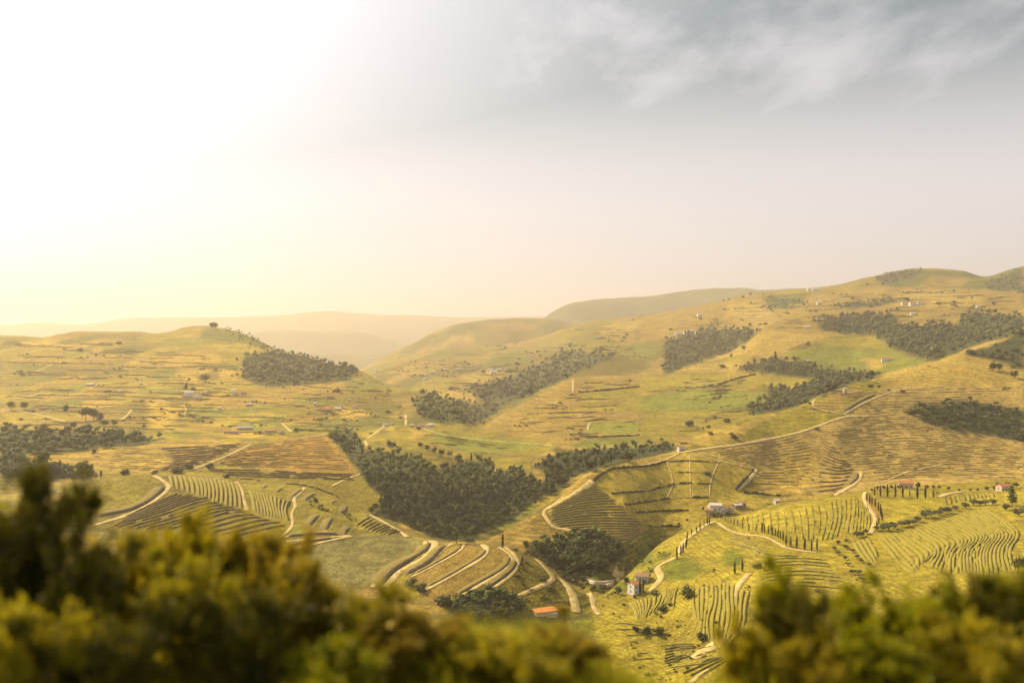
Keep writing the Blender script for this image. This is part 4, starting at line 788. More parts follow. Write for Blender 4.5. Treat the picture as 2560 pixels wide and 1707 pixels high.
def crown(kind, seed, n=150):
    """crown of unit height standing on z=0 -> verts, faces(quads as 4-tuples)"""
    r = np.random.default_rng(seed)
    lobes = {'pine': [(0, 0, 0.62, 0.27, 0.36)] + [(r.normal() * 0.10, r.normal() * 0.10, z, 0.20 * (1.25 - z), 0.14) for z in (0.35, 0.5, 0.65, 0.8, 0.9)],
             'round': [(r.uniform(-0.2, 0.2), r.uniform(-0.2, 0.2), r.uniform(0.42, 0.75), r.uniform(0.20, 0.32), r.uniform(0.18, 0.27)) for _ in range(6)],
             'bush': [(r.uniform(-0.35, 0.35), r.uniform(-0.35, 0.35), r.uniform(0.32, 0.55), r.uniform(0.32, 0.48), r.uniform(0.28, 0.42)) for _ in range(5)],
             'olive': [(r.uniform(-0.32, 0.32), r.uniform(-0.32, 0.32), r.uniform(0.45, 0.7), r.uniform(0.26, 0.38), r.uniform(0.22, 0.32)) for _ in range(5)],
             'cypress': [(r.normal() * 0.008, r.normal() * 0.008, z, 0.125 * min(1, 0.35 + 1.5 * z) * (1.08 - z) ** 0.55, 0.13) for z in np.linspace(0.1, 0.93, 9)],
             'poplar': [(r.normal() * 0.03, r.normal() * 0.03, z, 0.17 * (1.15 - z) ** 0.5, 0.16) for z in np.linspace(0.25, 0.88, 6)]}[kind]
    vs_, fs, base = [], [], 0
    per = max(6, n // len(lobes))
    for (x, y, z, rx, rz) in lobes:
        d = rand_dirs(per, r); C = np.array((x, y, z)) + d * np.array((rx, rx, rz)) * r.uniform(0.66, 1.22, (per, 1))
        nn = d.copy()
        if kind in ('cypress', 'poplar'): nn[:, 2] *= 0.4
        q, f = clump_quads(C, nn, 0.34 * min(rx, rz) if kind not in ('cypress',) else 0.045, r)
        vs_.append(q); fs.append(f + base); base += len(q)
    core = []
    for (x, y, z, rx, rz) in lobes:
        v, f = ICO0
        vv = v * np.array((rx, rx, rz)) * 0.72 * r.uniform(0.7, 1.15, (len(v), 1)) + np.array((x, y, z))
        core.append((vv, f + base)); base += len(vv)
    V_ = np.vstack(vs_ + [c[0] for c in core])
    faces = [tuple(a) for a in np.vstack(fs)] + [tuple(a) for c in core for a in c[1]]
    V_[:, 2] = np.maximum(V_[:, 2], 0.01)
    return V_, faces
def trunk(h, r0, limbs=3, seed=0, bot=-0.08):
    r = random.Random(seed); V_, Fc = [], []
    def tube(p0, p1, a, b, k=6):
        p0, p1 = Vector(p0), Vector(p1); d = (p1 - p0).normalized(); u = d.orthogonal().normalized(); w = d.cross(u); i0 = len(V_)
        for p, rr in ((p0, a), (p1, b)):
            for j in range(k):
                t = 2 * math.pi * j / k; V_.append(tuple(p + (u * math.cos(t) + w * math.sin(t)) * rr))
        for j in range(k): Fc.append((i0 + j, i0 + (j + 1) % k, i0 + k + (j + 1) % k, i0 + k + j))
    tube((0, 0, bot), (0.01, 0, h * 0.5), r0, r0 * 0.75); tube((0.01, 0, h * 0.48), (0, 0.01, h), r0 * 0.75, r0 * 0.35)
    for j in range(limbs):
        a = 6.28 * j / limbs + r.random(); tube((0, 0, h * (0.45 + 0.12 * j)), (math.cos(a) * 0.17, math.sin(a) * 0.17, h * (0.75 + 0.12 * j)), r0 * 0.5, r0 * 0.2, 5)
    return V_, Fc
LEAFMAT = {'pine': 'pine_leaf', 'round': 'broad_leaf', 'bush': 'broad_leaf', 'olive': 'olive_leaf', 'cypress': 'cypress_leaf', 'poplar': 'broad_leaf'}
TR_H = {'pine': (0.55, 0.022), 'round': (0.5, 0.03), 'bush': (0.3, 0.03), 'olive': (0.5, 0.045), 'cypress': (0.3, 0.02), 'poplar': (0.5, 0.02)}
WHOLE, CROWN, TRUNK = {}, {}, {}
for kd in LEAFMAT:
    WHOLE[kd], CROWN[kd], TRUNK[kd] = [], [], []
    for s in range(4):
        V_, Fc = crown(kd, 100 + s, 170); tv, tf = trunk(*TR_H[kd], seed=s, limbs=0 if kd in ('cypress', 'poplar') else 3)
        CROWN[kd].append(mesh_from('crown', V_, Fc, [MATS[LEAFMAT[kd]]])); TRUNK[kd].append(mesh_from('trunk', tv, tf, [MATS['bark']]))
        n0 = len(V_)
        WHOLE[kd].append(mesh_from('tree', np.vstack([V_, np.array(tv)]), Fc + [tuple(n0 + a for a in f) for f in tf], [MATS[LEAFMAT[kd]], MATS['bark']], [0] * len(Fc) + [1] * len(tf)))
NAME = {'pine': 'pine_tree', 'round': 'tree', 'bush': 'bush', 'olive': 'olive_tree', 'cypress': 'cypress_tree', 'poplar': 'poplar_tree'}
CATN = {'pine': 'tree', 'round': 'tree', 'bush': 'bush', 'olive': 'tree', 'cypress': 'tree', 'poplar': 'tree'}
def put_tree(kind, p, h, label, group=None, wide=1.0, parts=True, sink=0.0):
    j = random.randrange(4); rz = random.uniform(0, 6.28)
    if parts:
        o = empty(NAME[kind], (p[0], p[1], p[2] - sink), rz); o.scale = (h * wide, h * wide, h)
        new_obj('trunk', TRUNK[kind][j], o); new_obj('crown', CROWN[kind][j], o)
    else:
        o = new_obj(NAME[kind], WHOLE[kind][j]); o.location = (p[0], p[1], p[2] - sink); o.rotation_euler = (0, 0, rz); o.scale = (h * wide, h * wide, h)
    tag(o, label, CATN[kind], group)
    return o
def px_m(p): return p[1] / F      # metres per photograph pixel at a point
def fill(poly, sx, sy, jit=0.45, seed=0):
    r = np.random.default_rng(seed); xs = [p[0] for p in poly]; ys = [p[1] for p in poly]
    gx, gy = np.meshgrid(np.arange(min(xs) - 25, max(xs) + 25, sx), np.arange(min(ys) - 15, max(ys) + 15, sy)); gx = gx + (np.arange(gx.shape[0]) % 2)[:, None] * sx / 2
    gx = gx + r.uniform(-jit, jit, gx.shape) * sx; gy = gy + r.uniform(-jit, jit, gy.shape) * sy
    gx0, gy0 = gx, gy
    m = poly_mask(gx + 11 * fbm(gx / 22, gy / 22, seed + 400, 3), gy + 8 * fbm(gx / 22, gy / 22, seed + 500, 3), poly) & (vnoise(gx / 14, gy / 10, seed + 600) > 0.12)
    m |= poly_mask(gx + r.normal(0, 12, gx.shape), gy + r.normal(0, 7, gx.shape), poly) & (r.uniform(0, 1, gx.shape) < 0.35) & (r.uniform(0, 1, gx.shape) < 0.8); return np.stack([gx[m], gy[m]], 1)

def merged(name, pts, hs, label, cat, kinds=('round',), mat='far_leaf', n=40, wide=1.0, seed=0):
    """a mass of far trees nobody could count, as one mesh"""
    r = np.random.default_rng(seed); protos = [crown(k_, 300 + s, n) for k_ in kinds for s in range(3)]
    Q, T, base = [], [], 0
    for p, h in zip(pts, hs):
        v, f = protos[r.integers(len(protos))]
        a = r.uniform(0, 6.28); c, s = math.cos(a), math.sin(a); h = h * r.uniform(0.55, 1.25); w = h * wide * r.uniform(0.8, 1.5)
        vv = np.stack([(v[:, 0] * c - v[:, 1] * s) * w, (v[:, 0] * s + v[:, 1] * c) * w, v[:, 2] * h], 1) + p
        Q.append(vv); T.append((f, base)); base += len(vv)
    V_ = np.vstack(Q); tris = []; tv = np.concatenate([np.full(len(q_), r.uniform()) for q_ in Q]).astype(np.float32)
    for f, b in T:
        for t in f:
            tris.append((t[0] + b, t[1] + b, t[2] + b))
            if len(t) == 4: tris.append((t[0] + b, t[2] + b, t[3] + b))
    me = mesh_from(name, V_, np.array(tris), [MATS[mat]]); at = me.attributes.new('tint', 'FLOAT', 'POINT'); at.data.foreach_set('value', tv)
    o = new_obj(name, me)
    return tag(o, label, cat, kind='stuff')

def zones(P):
    px = P[:, 0] / P[:, 1]; n = len(P); rx = np.argsort(np.argsort(px)) * 5 // n; ry = np.argsort(np.argsort(P[:, 1])) * 4 // n
    sx_ = ['far left', 'left', 'middle', 'right', 'far right']; sy_ = ['front', 'second', 'third', 'back']
    return ['%s rank, %s' % (sy_[j], sx_[i]) for i, j in zip(rx, ry)]
# central dark wood: the nearest 300 stand as single trees, the rest as one mass
q = fill(WOODS['central'], 13, 9.5, seed=1); P = hitv(q[:, 0], q[:, 1]); order = np.argsort(P[:, 1])
zn = dict(zip(order[:300], zones(P[order[:300]])))
for i in order[:300]:
    kd = 'pine' if random.random() < 0.72 else 'round'
    put_tree(kd, P[i], random.choice([random.uniform(4, 8), random.uniform(7, 11), random.uniform(8, 13)]) * (1.0 if kd == 'pine' else 0.85), 'dark %s of the central valley wood, %s' % ('pine' if kd == 'pine' else 'broadleaf tree', zn[i]), 'trees of the central valley wood' if kd == 'pine' else 'broadleaf trees of the central valley wood', wide=random.uniform(0.85, 1.15), parts=False)
rest = P[order[300:]]
merged('valley_wood', rest, rng.uniform(6, 10.5, len(rest)), 'back of the dark wood filling the central valley', 'wood', ('pine', 'pine', 'round', 'poplar'), 'wood_leaf', 70, 1.15, seed=4)
def wood(key, sx, sy, hlo, hhi, kinds, label, group, seed, wide=1.0, parts=False, keep=60):
    q = fill(WOODS[key], sx, sy, seed=seed); P = hitv(q[:, 0], q[:, 1]); P = P[np.argsort(P[:, 1])]
    if len(P) > keep: merged('wood_thicket', P[keep:], np.random.default_rng(seed).uniform(hlo, hhi, len(P) - keep), 'massed crowns behind the nearer trees: ' + group.replace('trees', 'rest').replace('bushes', 'rest'), 'wood', kinds, 'wood_leaf', 80, wide * 1.15, seed)
    for p, zl in zip(P[:keep], zones(P[:keep])): put_tree(random.choice(kinds), p, random.uniform(hlo * 0.7, hhi * 1.15), label + ', ' + zl, group, wide=wide * random.uniform(0.85, 1.4), parts=parts)
    return len(P)
cnt = {}
cnt['ravine'] = wood('ravine', 14, 10, 5, 9, ['round', 'round', 'pine'], 'dark tree in the ravine below the gridded hill', 'trees of the ravine thicket', 2, keep=70)
cnt['valley'] = wood('valley', 15, 9, 6, 10, ['round', 'round', 'pine'], 'dark tree lining the valley bottom left of the white hut', 'trees along the valley bottom', 3)
cnt['right'] = wood('right', 15, 10, 4.0, 7, ['round', 'bush'], 'low bushy tree of the wood patch at the right edge', 'trees of the right hand wood patch', 4, 1.15)
cnt['rightupper'] = wood('rightupper', 20, 16, 4.5, 8, ['round', 'bush'], 'scattered dark bush on the upper right hillside', 'bushes on the upper right hillside', 5, 1.1)
cnt['leftbelt'] = wood('leftbelt', 13, 9, 6, 11, ['round', 'round', 'pine'], 'tree of the dark belt along the left edge', 'trees of the left belt', 6, 1.05)
print('WOODS', cnt)
for key, sx, sy, hlo, hhi, lab, sd in (('midright', 8, 6, 12, 18, 'dark wood in the fold of the far right hills', 11), ('midvalley', 8, 6, 8, 13, 'dark wood winding up the side valley behind the big hill', 12), ('eslope', 8, 6, 12, 19, 'blue green wood on the far slope above the bare ridge', 13),
                                 ('lefthill', 8, 6, 9, 15, 'dark wood on the right shoulder of the left hill', 14), ('notch', 9, 7, 7, 12, 'scrubby wood in the notch behind the farm', 15), ('evalley', 10, 7, 12, 18, 'hazy wood along the far side valley', 16), ('crest', 8, 5, 8, 14, 'dark trees on the summit of the far right hill', 41), ('crestright', 9, 6, 8, 14, 'dark trees on the far hill cut by the right edge', 42), ('strip', 8, 5, 7, 12, 'thin dark tree strip below the far skyline houses', 43), ('farpatch', 9, 6, 7, 11, 'green copse on the far ridge slope', 44)):
    q = fill(WOODS[key], sx, sy, seed=sd); P = hitv(q[:, 0], q[:, 1])
    merged('far_wood', P, rng.uniform(hlo, hhi, len(P)), lab, 'wood', ('round', 'round', 'pine'), 'far_leaf', 36, 1.0, sd)

q = fill(Z1(V((1440, 150), (1560, 170), (1700, 235), (1850, 305), (2100, 375), (2345, 440), (2345, 475), (2000, 400), (1800, 345), (1600, 255))), 7, 5, seed=17); P = hitv(q[:, 0], q[:, 1])
merged('far_wood', P, rng.uniform(5, 11, len(P)), 'broken tree line down the right crest of the left hill', 'wood', ('round', 'pine'), 'far_leaf', 36, 1.0, 17)
# scrub and hedge bushes dotted in lines along old terrace walls
def dashes(poly, count, hlo, hhi, seed, lmin, lmax, slope, mat='scrub_leaf', label='', spacing=0.8):
    r = np.random.default_rng(seed); xs = [p[0] for p in poly]; ys = [p[1] for p in poly]; pts = []
    while count > 0:
        x = r.uniform(min(xs), max(xs)); y = r.uniform(min(ys), max(ys))
        if not poly_mask(np.array([x]), np.array([y]), poly)[0]: continue
        count -= 1; ln = r.uniform(lmin, lmax) * r.uniform(0.3, 1); sl = r.normal(slope, 0.08)
        p0 = hitv([x], [y])[0]; stp = max(1.5, 0.5 * (hlo + hhi) * spacing * r.uniform(0.8, 2.4) / px_m(p0))
        for t in np.arange(0, ln, stp): pts.append((x + t + r.normal() * 2.0, y + t * sl + r.normal() * 0.9))
    q = np.array(pts); P = hitv(q[:, 0], q[:, 1])
    merged('hillside_scrub', P, hlo * 0.55 + (hhi * 1.15 - hlo * 0.55) * r.uniform(0, 1, len(P)) ** 2, label, 'scrub', ('bush',), mat, 18, 1.0, seed)
dashes(Z1(V((0, 230), (600, 230), (1100, 300), (1600, 340), (1580, 500), (2300, 560), (2352, 700), (1900, 880), (1200, 860), (500, 800), (0, 780))), 75, 2.2, 4.2, 21, 12, 70, 0.02, label='low scrub in broken lines along the terraces of the left hill')
dashes(Z2(V((0, 520), (600, 490), (1100, 640), (1250, 780), (800, 790), (500, 880), (0, 840))), 36, 2.2, 4.2, 22, 8, 50, 0.05, label='low scrub in broken lines between the left hill and the farm')
dashes(Z2(V((700, 420), (1100, 300), (1800, 180), (2300, 100), (2352, 350), (1800, 420), (1300, 620), (1000, 600))), 90, 5, 9, 23, 10, 50, 0.0, 'far_leaf', 'tree clumps dotted over the hazy slopes beyond the notch')
dashes(Z3(V((0, 400), (500, 290), (1300, 200), (2352, 230), (2352, 340), (1900, 440), (1000, 480), (600, 520), (0, 640))), 80, 4, 8, 24, 6, 50, 0.0, 'far_leaf', 'tree clumps and hedges dotted over the far right hills')
dashes(Z2(V((1330, 800), (1900, 500), (2352, 480), (2352, 920), (1900, 900))), 14, 2.5, 4, 25, 15, 60, -0.02, label='hedge bushes between the fields of the middle hill')
dashes(Z3(V((20, 800), (600, 780), (600, 1180), (100, 1230))), 22, 2.5, 4.5, 26, 8, 50, -0.04, label='hedge bushes in the hollow behind the big hill')
dashes(BIG, 40, 1.2, 2.2, 27, 4, 24, 0.03, label='small scrub tufts on the big vineyard hill')
dashes(Z4(V((1570, 240), (1640, 245), (1800, 310), (1900, 380), (1880, 400), (1750, 350), (1600, 290))), 22, 1.2, 2.4, 28, 5, 20, 0.3, label='dry scrub strewn over the terrace knoll')
dashes(Z5(V((1020, 700), (1100, 720), (1240, 880), (1100, 960), (900, 1010), (1030, 830))), 40, 1.0, 2.0, 29, 4, 14, 0.1, label='scrub on the right flank of the promontory')
dashes(Z5(V((1280, 900), (1340, 950), (1390, 1060), (1150, 1050), (1000, 1010))), 30, 1.0, 2.0, 30, 4, 14, 0.1, label='scrub below the hooked dirt track')
dashes(Z5(V((1500, 880), (1960, 640), (2050, 690), (1900, 850), (1700, 1000), (1560, 1100), (1480, 1000))), 60, 1.0, 2.4, 32, 3, 12, -0.3, label='garden scrub round the house on the valley floor')
dashes(Z5(V((1600, 1090), (1750, 1000), (2000, 1020), (2200, 900), (2352, 950), (2352, 1200), (1900, 1280), (1650, 1200))), 26, 1.2, 2.6, 33, 3, 12, -0.3, label='bushes dotted among the lower valley terraces')
dashes([(1560, 1560), (1700, 1530), (1900, 1580), (2000, 1700), (1560, 1707)], 50, 0.8, 1.7, 34, 6, 30, -0.4, label='low vines and weeds on the nearest valley slope')
dashes(Z5(V((1480, 880), (1700, 740), (1950, 620), (1980, 660), (1720, 800), (1500, 910))), 24, 1.2, 2.6, 35, 4, 16, -0.5, label='bushes on the bank above the walled valley plot')

dashes([(1700, 1480), (1850, 1380), (2000, 1400), (2200, 1450), (2100, 1560), (1800, 1600)], 40, 0.8, 1.8, 36, 3, 14, -0.3, label='small olives and tufts on the lower right slope')
dashes(Z1(V((0, 230), (600, 230), (1100, 300), (1600, 340), (1580, 500), (2300, 560), (2352, 700), (1900, 880), (1200, 860), (500, 800), (0, 780))), 22, 5, 9, 37, 10, 60, 0.02, label='taller tree clumps scattered over the left hill')
ORD = ['first', 'second', 'third', 'fourth', 'fifth', 'sixth', 'seventh', 'eighth', 'ninth', 'tenth', 'eleventh', 'twelfth', 'thirteenth', 'fourteenth', 'fifteenth', 'sixteenth', 'seventeenth', 'eighteenth', 'nineteenth', 'twentieth', 'twenty-first', 'twenty-second', 'twenty-third', 'twenty-fourth']
def tree_row(kind, pts, zf, label, group, wide=1.0, hz=None, jit=0.0):
    for i, q in enumerate(zf(pts)):
        h_ = (q[2] if len(q) > 2 else hz) / 2.61333
        p = hitv([q[0]], [q[1]])[0]
        put_tree(kind, p, h_ * px_m(p) * (1.25 if kind == 'cypress' else 1.0), label % ORD[i], group, wide=wide * random.uniform(0.9, 1.12))
tree_row('cypress', [(400, 515, 26), (418, 520, 28), (437, 525, 30), (457, 533, 34), (512, 562, 32), (555, 572, 34), (602, 577, 40), (640, 585, 50), (655, 586, 46), (683, 592, 40), (708, 602, 42), (728, 607, 38), (745, 617, 42), (760, 628, 44), (778, 638, 48), (798, 666, 54), (828, 677, 52), (868, 685, 62), (920, 700, 62), (965, 707, 58), (1000, 702, 60)], Z6, 'dark cypress, %s from the estate in the long row beside the grassy track', 'cypresses of the long row')
tree_row('cypress', [(296, 530, 42), (282, 532, 44), (262, 547, 32), (236, 567, 40), (214, 587, 34), (180, 602, 34), (152, 627, 38), (150, 655, 44), (145, 690, 50), (125, 722, 54), (110, 735, 56), (84, 758, 62)], Z6, 'dark cypress, %s from the estate down the climbing drive', 'cypresses of the climbing drive')
tree_row('cypress', [(1325, 378, 48), (1345, 392, 44), (1359, 402, 40), (1380, 418, 44), (1400, 442, 44), (1414, 458, 46), (1420, 482, 44), (1426, 508, 42), (1404, 528, 34), (1390, 552, 36)], Z6, 'dark cypress, %s from the top beside the curving pale track', 'cypresses of the curving track')
tree_row('cypress', [(1376, 342, 44), (1414, 347, 52), (1460, 352, 60), (1512, 352, 64), (1560, 354, 56), (1606, 354, 36), (1655, 362, 62), (1708, 362, 66), (1760, 360, 44)], Z6, 'dark cypress, %s from the left in the upper row by the pink house', 'cypresses of the upper row')
for q, lab in (((463, 857, 66), 'left of two lone cypresses above the wavy terraces'), ((512, 838, 62), 'right of two lone cypresses above the wavy terraces')):
    tree_row('cypress', [q], Z6, lab.replace('%', '') + '%.0s', 'lone cypress pair')
p = hitv(*[[a] for a in Z5([(932, 676)])[0]])[0]; put_tree('cypress', p, 80 / 2.613 * px_m(p), 'single tall dark cypress on the promontory crest', wide=1.15)
tree_row('olive', [(1258, 618, 46), (1285, 612, 40), (1322, 596, 38), (1392, 572, 36), (1432, 570, 46), (1468, 566, 50), (1506, 560, 48), (1556, 548, 44), (1594, 542, 44), (1628, 532, 36), (1664, 516, 40), (1708, 488, 54), (1748, 482, 50), (1790, 472, 40), (1822, 460, 46), (1856, 456, 46), (1904, 440, 36), (1972, 430, 44), (2022, 408, 44), (2062, 408, 38), (2100, 405, 40), (2148, 405, 42), (2232, 440, 44), (2318, 476, 56)], Z6, 'grey green olive, %s from the left in the line above the curving terraces', 'olives of the long line', 1.15)
tree_row('olive', [(1140, 662, 30), (1190, 650, 26), (1112, 698, 26), (1190, 690, 28), (1136, 730, 26), (1236, 716, 28), (1180, 762, 28), (1258, 752, 26), (1202, 802, 28), (1290, 778, 26), (1270, 858, 34), (1342, 808, 28), (1228, 856, 34), (1300, 905, 34), (1345, 865, 30)], Z6, 'small round olive, %s from the top in the grove below the long row', 'olives of the small grove', 1.2)
tree_row('olive', [(1100, 722, 26), (1128, 732, 28), (1152, 742, 28), (1182, 762, 30), (1206, 782, 30), (1226, 800, 30), (1258, 812, 34), (1284, 836, 34), (1306, 862, 34), (1336, 886, 34), (1372, 905, 34), (1410, 920, 36), (1446, 945, 34)], Z5, 'pale olive bush, %s from the top down the promontory flank', 'olives down the promontory flank', 1.25)
tree_row('round', [(1360, 320, 26), (1395, 308, 30), (1440, 304, 30), (1490, 300, 28), (1535, 300, 28), (1660, 296, 46), (1720, 300, 28), (1760, 300, 26), (1800, 300, 26), (1860, 310, 30), (1930, 318, 24), (2000, 318, 24), (2050, 316, 22), (2110, 312, 30), (2160, 308, 34), (2190, 300, 46), (2240, 300, 50), (2300, 296, 44)], Z6, 'leafy tree, %s from the left behind the upper cypress row', 'trees along the estate crest', 1.1)
LONE = [
 ('round', Z1, (275, 1055, 112), 1.0, 'big round dark tree standing alone on the left'), ('poplar', Z1, (560, 1120, 100), 1.2, 'tall dark poplar left of the smooth dome'), ('poplar', Z1, (505, 1130, 80), 1.3, 'shorter dark poplar left of the smooth dome'), ('round', Z1, (590, 1140, 70), 1.2, 'broad tree beside the poplars at the smooth dome'),
 ('cypress', Z1, (660, 1132, 46), 1.6, 'small dark upright tree by the dome top'), ('cypress', Z1, (628, 1132, 34), 1.6, 'smallest upright tree by the dome top'), ('bush', Z1, (820, 1112, 36), 1.3, 'round bush on the crest of the smooth dome'), ('bush', Z1, (1008, 1110, 30), 1.3, 'round bush where the track tops the smooth dome'), ('bush', Z1, (1135, 1106, 32), 1.3, 'left bush of the pair above the striped dome'), ('bush', Z1, (1168, 1108, 44), 1.1, 'right bush of the pair above the striped dome'), ('bush', Z1, (1235, 1078, 38), 1.1, 'bush beside the straight track above the striped dome'), ('bush', Z1, (1375, 1070, 36), 1.2, 'bush at the lower end of the rust field'), ('bush', Z1, (1480, 1135, 28), 1.2, 'small bush on the striped dome crest'),
 ('round', Z1, (560, 760, 100), 0.9, 'left crown of the dark clump on the left fields'), ('round', Z1, (610, 760, 84), 1.0, 'middle crown of the dark clump on the left fields'), ('round', Z1, (655, 770, 64), 1.0, 'right crown of the dark clump on the left fields'), ('pine', Z1, (430, 718, 62), 1.2, 'pointed conifer left of the dark clump'), ('pine', Z1, (290, 850, 60), 1.2, 'pointed conifer rising from the left belt'), ('round', Z1, (480, 815, 50), 1.1, 'round tree below the pointed conifer'), ('round', Z1, (70, 690, 60), 1.0, 'tree by the pale road near the left edge'), ('round', Z1, (160, 690, 58), 1.0, 'second tree by the pale road near the left edge'), ('round', Z1, (690, 800, 48), 1.3, 'tree clump below the dark clump'), ('round', Z1, (745, 795, 44), 1.3, 'last tree of the clump below the dark clump'),
 ('round', Z1, (1382, 162, 44), 1.0, 'left hilltop tree on the left hill summit'), ('round', Z1, (1408, 162, 48), 1.1, 'right hilltop tree on the left hill summit'), ('round', Z1, (2250, 430, 60), 1.0, 'tree standing out on the shoulder of the left hill'), ('pine', Z1, (2170, 400, 32), 1.0, 'small conifer on the shoulder skyline of the left hill'), ('pine', Z1, (1215, 575, 62), 0.8, 'tall pointed tree beside the white hamlet'), ('round', Z1, (1265, 575, 36), 1.2, 'round tree beside the white hamlet'), ('round', Z1, (1340, 510, 56), 1.3, 'dark tree above the white hamlet'), ('round', Z1, (1935, 836, 32), 1.1, 'round tree at the end of the short lane'),
 ('round', Z2, (350, 900, 80), 1.1, 'first big tree at the top left corner of the wood'), ('round', Z2, (400, 930, 84), 1.1, 'second big tree at the top left corner of the wood'), ('round', Z2, (450, 960, 76), 1.1, 'third big tree at the top left corner of the wood'), ('bush', Z2, (725, 930, 44), 1.0, 'bush at the top edge of the wood'), ('bush', Z2, (908, 822, 26), 1.0, 'bush beside the farm'),
 ('round', Z2, (920, 940, 44), 1.1, 'first tree of the row over the terraced clearing'), ('round', Z2, (965, 958, 44), 1.1, 'second tree of the row over the terraced clearing'), ('round', Z2, (1010, 975, 46), 1.1, 'third tree of the row over the terraced clearing'), ('round', Z2, (1055, 990, 46), 1.1, 'fourth tree of the row over the terraced clearing'), ('round', Z2, (1105, 1002, 46), 1.1, 'fifth tree of the row over the terraced clearing'), ('round', Z2, (1160, 1040, 70), 0.9, 'last and tallest tree of the row over the terraced clearing'),
 ('round', Z3, (1352, 876, 46), 1.0, 'bigger of two dark trees on the big hill crest'), ('round', Z3, (1406, 872, 36), 0.8, 'smaller of two dark trees on the big hill crest'), ('bush', Z3, (1466, 880, 16), 1.2, 'tiny bush right of the two crest trees'), ('bush', Z3, (1560, 892, 22), 1.3, 'low brown bush right of the crest trees'), ('bush', Z3, (1002, 1135, 24), 1.3, 'bush on the long pale road'), ('poplar', Z3, (726, 690, 70), 0.9, 'tall upright tree rising from the side valley wood'), ('round', Z3, (942, 590, 34), 1.0, 'dark tree beside the ruined wall'), ('bush', Z3, (415, 1085, 32), 1.3, 'bush in the hollow behind the big hill'), ('bush', Z3, (170, 1110, 44), 1.0, 'larger bush in the hollow behind the big hill'), ('bush', Z3, (290, 1122, 20), 1.2, 'small bush in the hollow behind the big hill'), ('bush', Z3, (290, 1430, 26), 1.6, 'dark bush among the gridded plots'), ('bush', Z3, (465, 1195, 34), 1.2, 'bush at the foot of the lime green strip'), ('bush', Z3, (385, 730, 26), 1.4, 'bush on the bare ridge'),
 ('round', Z3, (2150, 750, 60), 1.2, 'dark tree pair left on the upper right slope'), ('round', Z3, (2190, 750, 54), 1.2, 'dark tree pair right on the upper right slope'), ('round', Z3, (2290, 800, 56), 1.1, 'dark tree near the right edge of the upper slope'), ('round', Z3, (1590, 300, 36), 0.9, 'tree behind the long white farm on the far hill'), ('round', Z3, (1800, 330, 36), 1.3, 'round tree right of the long white farm'), ('round', Z3, (390, 300, 20), 1.0, 'first skyline tree of the far ridge'), ('round', Z3, (424, 292, 18), 1.0, 'second skyline tree of the far ridge'), ('bush', Z3, (515, 272, 14), 1.2, 'third skyline tree of the far ridge'), ('bush', Z3, (565, 252, 14), 1.2, 'fourth skyline tree of the far ridge'), ('bush', Z3, (1895, 305, 14), 1.2, 'tiny tree far right of the long white farm'), ('bush', Z3, (2010, 278, 14), 1.2, 'tiny tree high on the far right hill'),
 ('poplar', Z6, (2275, 410, 140), 1.25, 'bright green tall tree at the right edge'), ('round', Z6, (2310, 850, 120), 1.2, 'round green tree at the right edge above the near bushes'), ('bush', Z6, (610, 815, 36), 1.3, 'brown bush right of the lone cypresses'), ('bush', Z6, (680, 800, 28), 1.4, 'pale bush right of the lone cypresses'), ('bush', Z6, (150, 505, 14), 1.2, 'small round bush below the estate'), ('bush', Z6, (100, 535, 16), 1.2, 'another small round bush below the estate'), ('round', Z6, (255, 440, 26), 1.1, 'dark tree left of the estate houses'), ('olive', Z6, (325, 485, 36), 1.2, 'tree in front of the estate'), ('olive', Z6, (420, 480, 40), 1.3, 'tree right in front of the estate'), ('olive', Z6, (370, 490, 28), 1.3, 'bush under the estate terrace'), ('bush', Z6, (150, 1010, 90), 0.8, 'grey green bush clump beside the wavy terraces'), ('bush', Z6, (250, 1290, 44), 1.1, 'dark bush at the foot of the wavy terraces'), ('bush', Z6, (340, 1180, 24), 1.1, 'small bush among the wavy terraces'),
 ('bush', Z5, (330, 940, 70), 0.9, 'dark tree at the lower end of the broad pale road'), ('bush', Z5, (400, 970, 66), 0.9, 'second dark tree at the lower end of the broad pale road'), ('round', Z5, (1085, 700, 70), 0.9, 'pointed dark tree at the ravine edge'), ('cypress', Z5, (1058, 805, 56), 1.3, 'small dark upright tree on the promontory flank'), ('bush', Z5, (1980, 1100, 44), 1.1, 'dark round bush on the lower terraces'), ('bush', Z5, (2030, 1065, 26), 1.1, 'small bush above the dark round bush'), ('bush', Z5, (1865, 1250, 64), 0.8, 'green round tree low in the valley'), ('bush', Z5, (1955, 1255, 66), 0.8, 'dark round tree low in the valley'), ('bush', Z5, (1805, 1230, 40), 1.0, 'small bush left of the low valley trees'), ('bush', Z5, (2235, 1275, 44), 1.2, 'brown bush low in the valley'), ('bush', Z5, (1925, 990, 36), 1.2, 'bush above the upright vine rows'), ('cypress', Z5, (1830, 985, 100), 0.8, 'left dark cypress beside the white house'), ('cypress', Z5, (1850, 975, 90), 0.8, 'right dark cypress beside the white house'), ('round', Z5, (1690, 990, 50), 1.1, 'green tree left of the white house'), ('round', Z5, (1740, 930, 60), 0.9, 'tree above and left of the white house'), ('round', Z5, (1590, 970, 44), 1.5, 'dark green bush inside the walled valley plot'), ('round', Z5, (1530, 960, 40), 1.5, 'second dark green bush inside the walled valley plot'), ('round', Z5, (1890, 880, 36), 1.0, 'tree right of the blue walled house'),
]
for kd, zf, q, wd, lab in LONE:
    a = zf([q])[0]; p = hitv([a[0]], [a[1]])[0]
    put_tree(kd, p, q[2] / 2.61333 * px_m(p), lab, wide=wd)
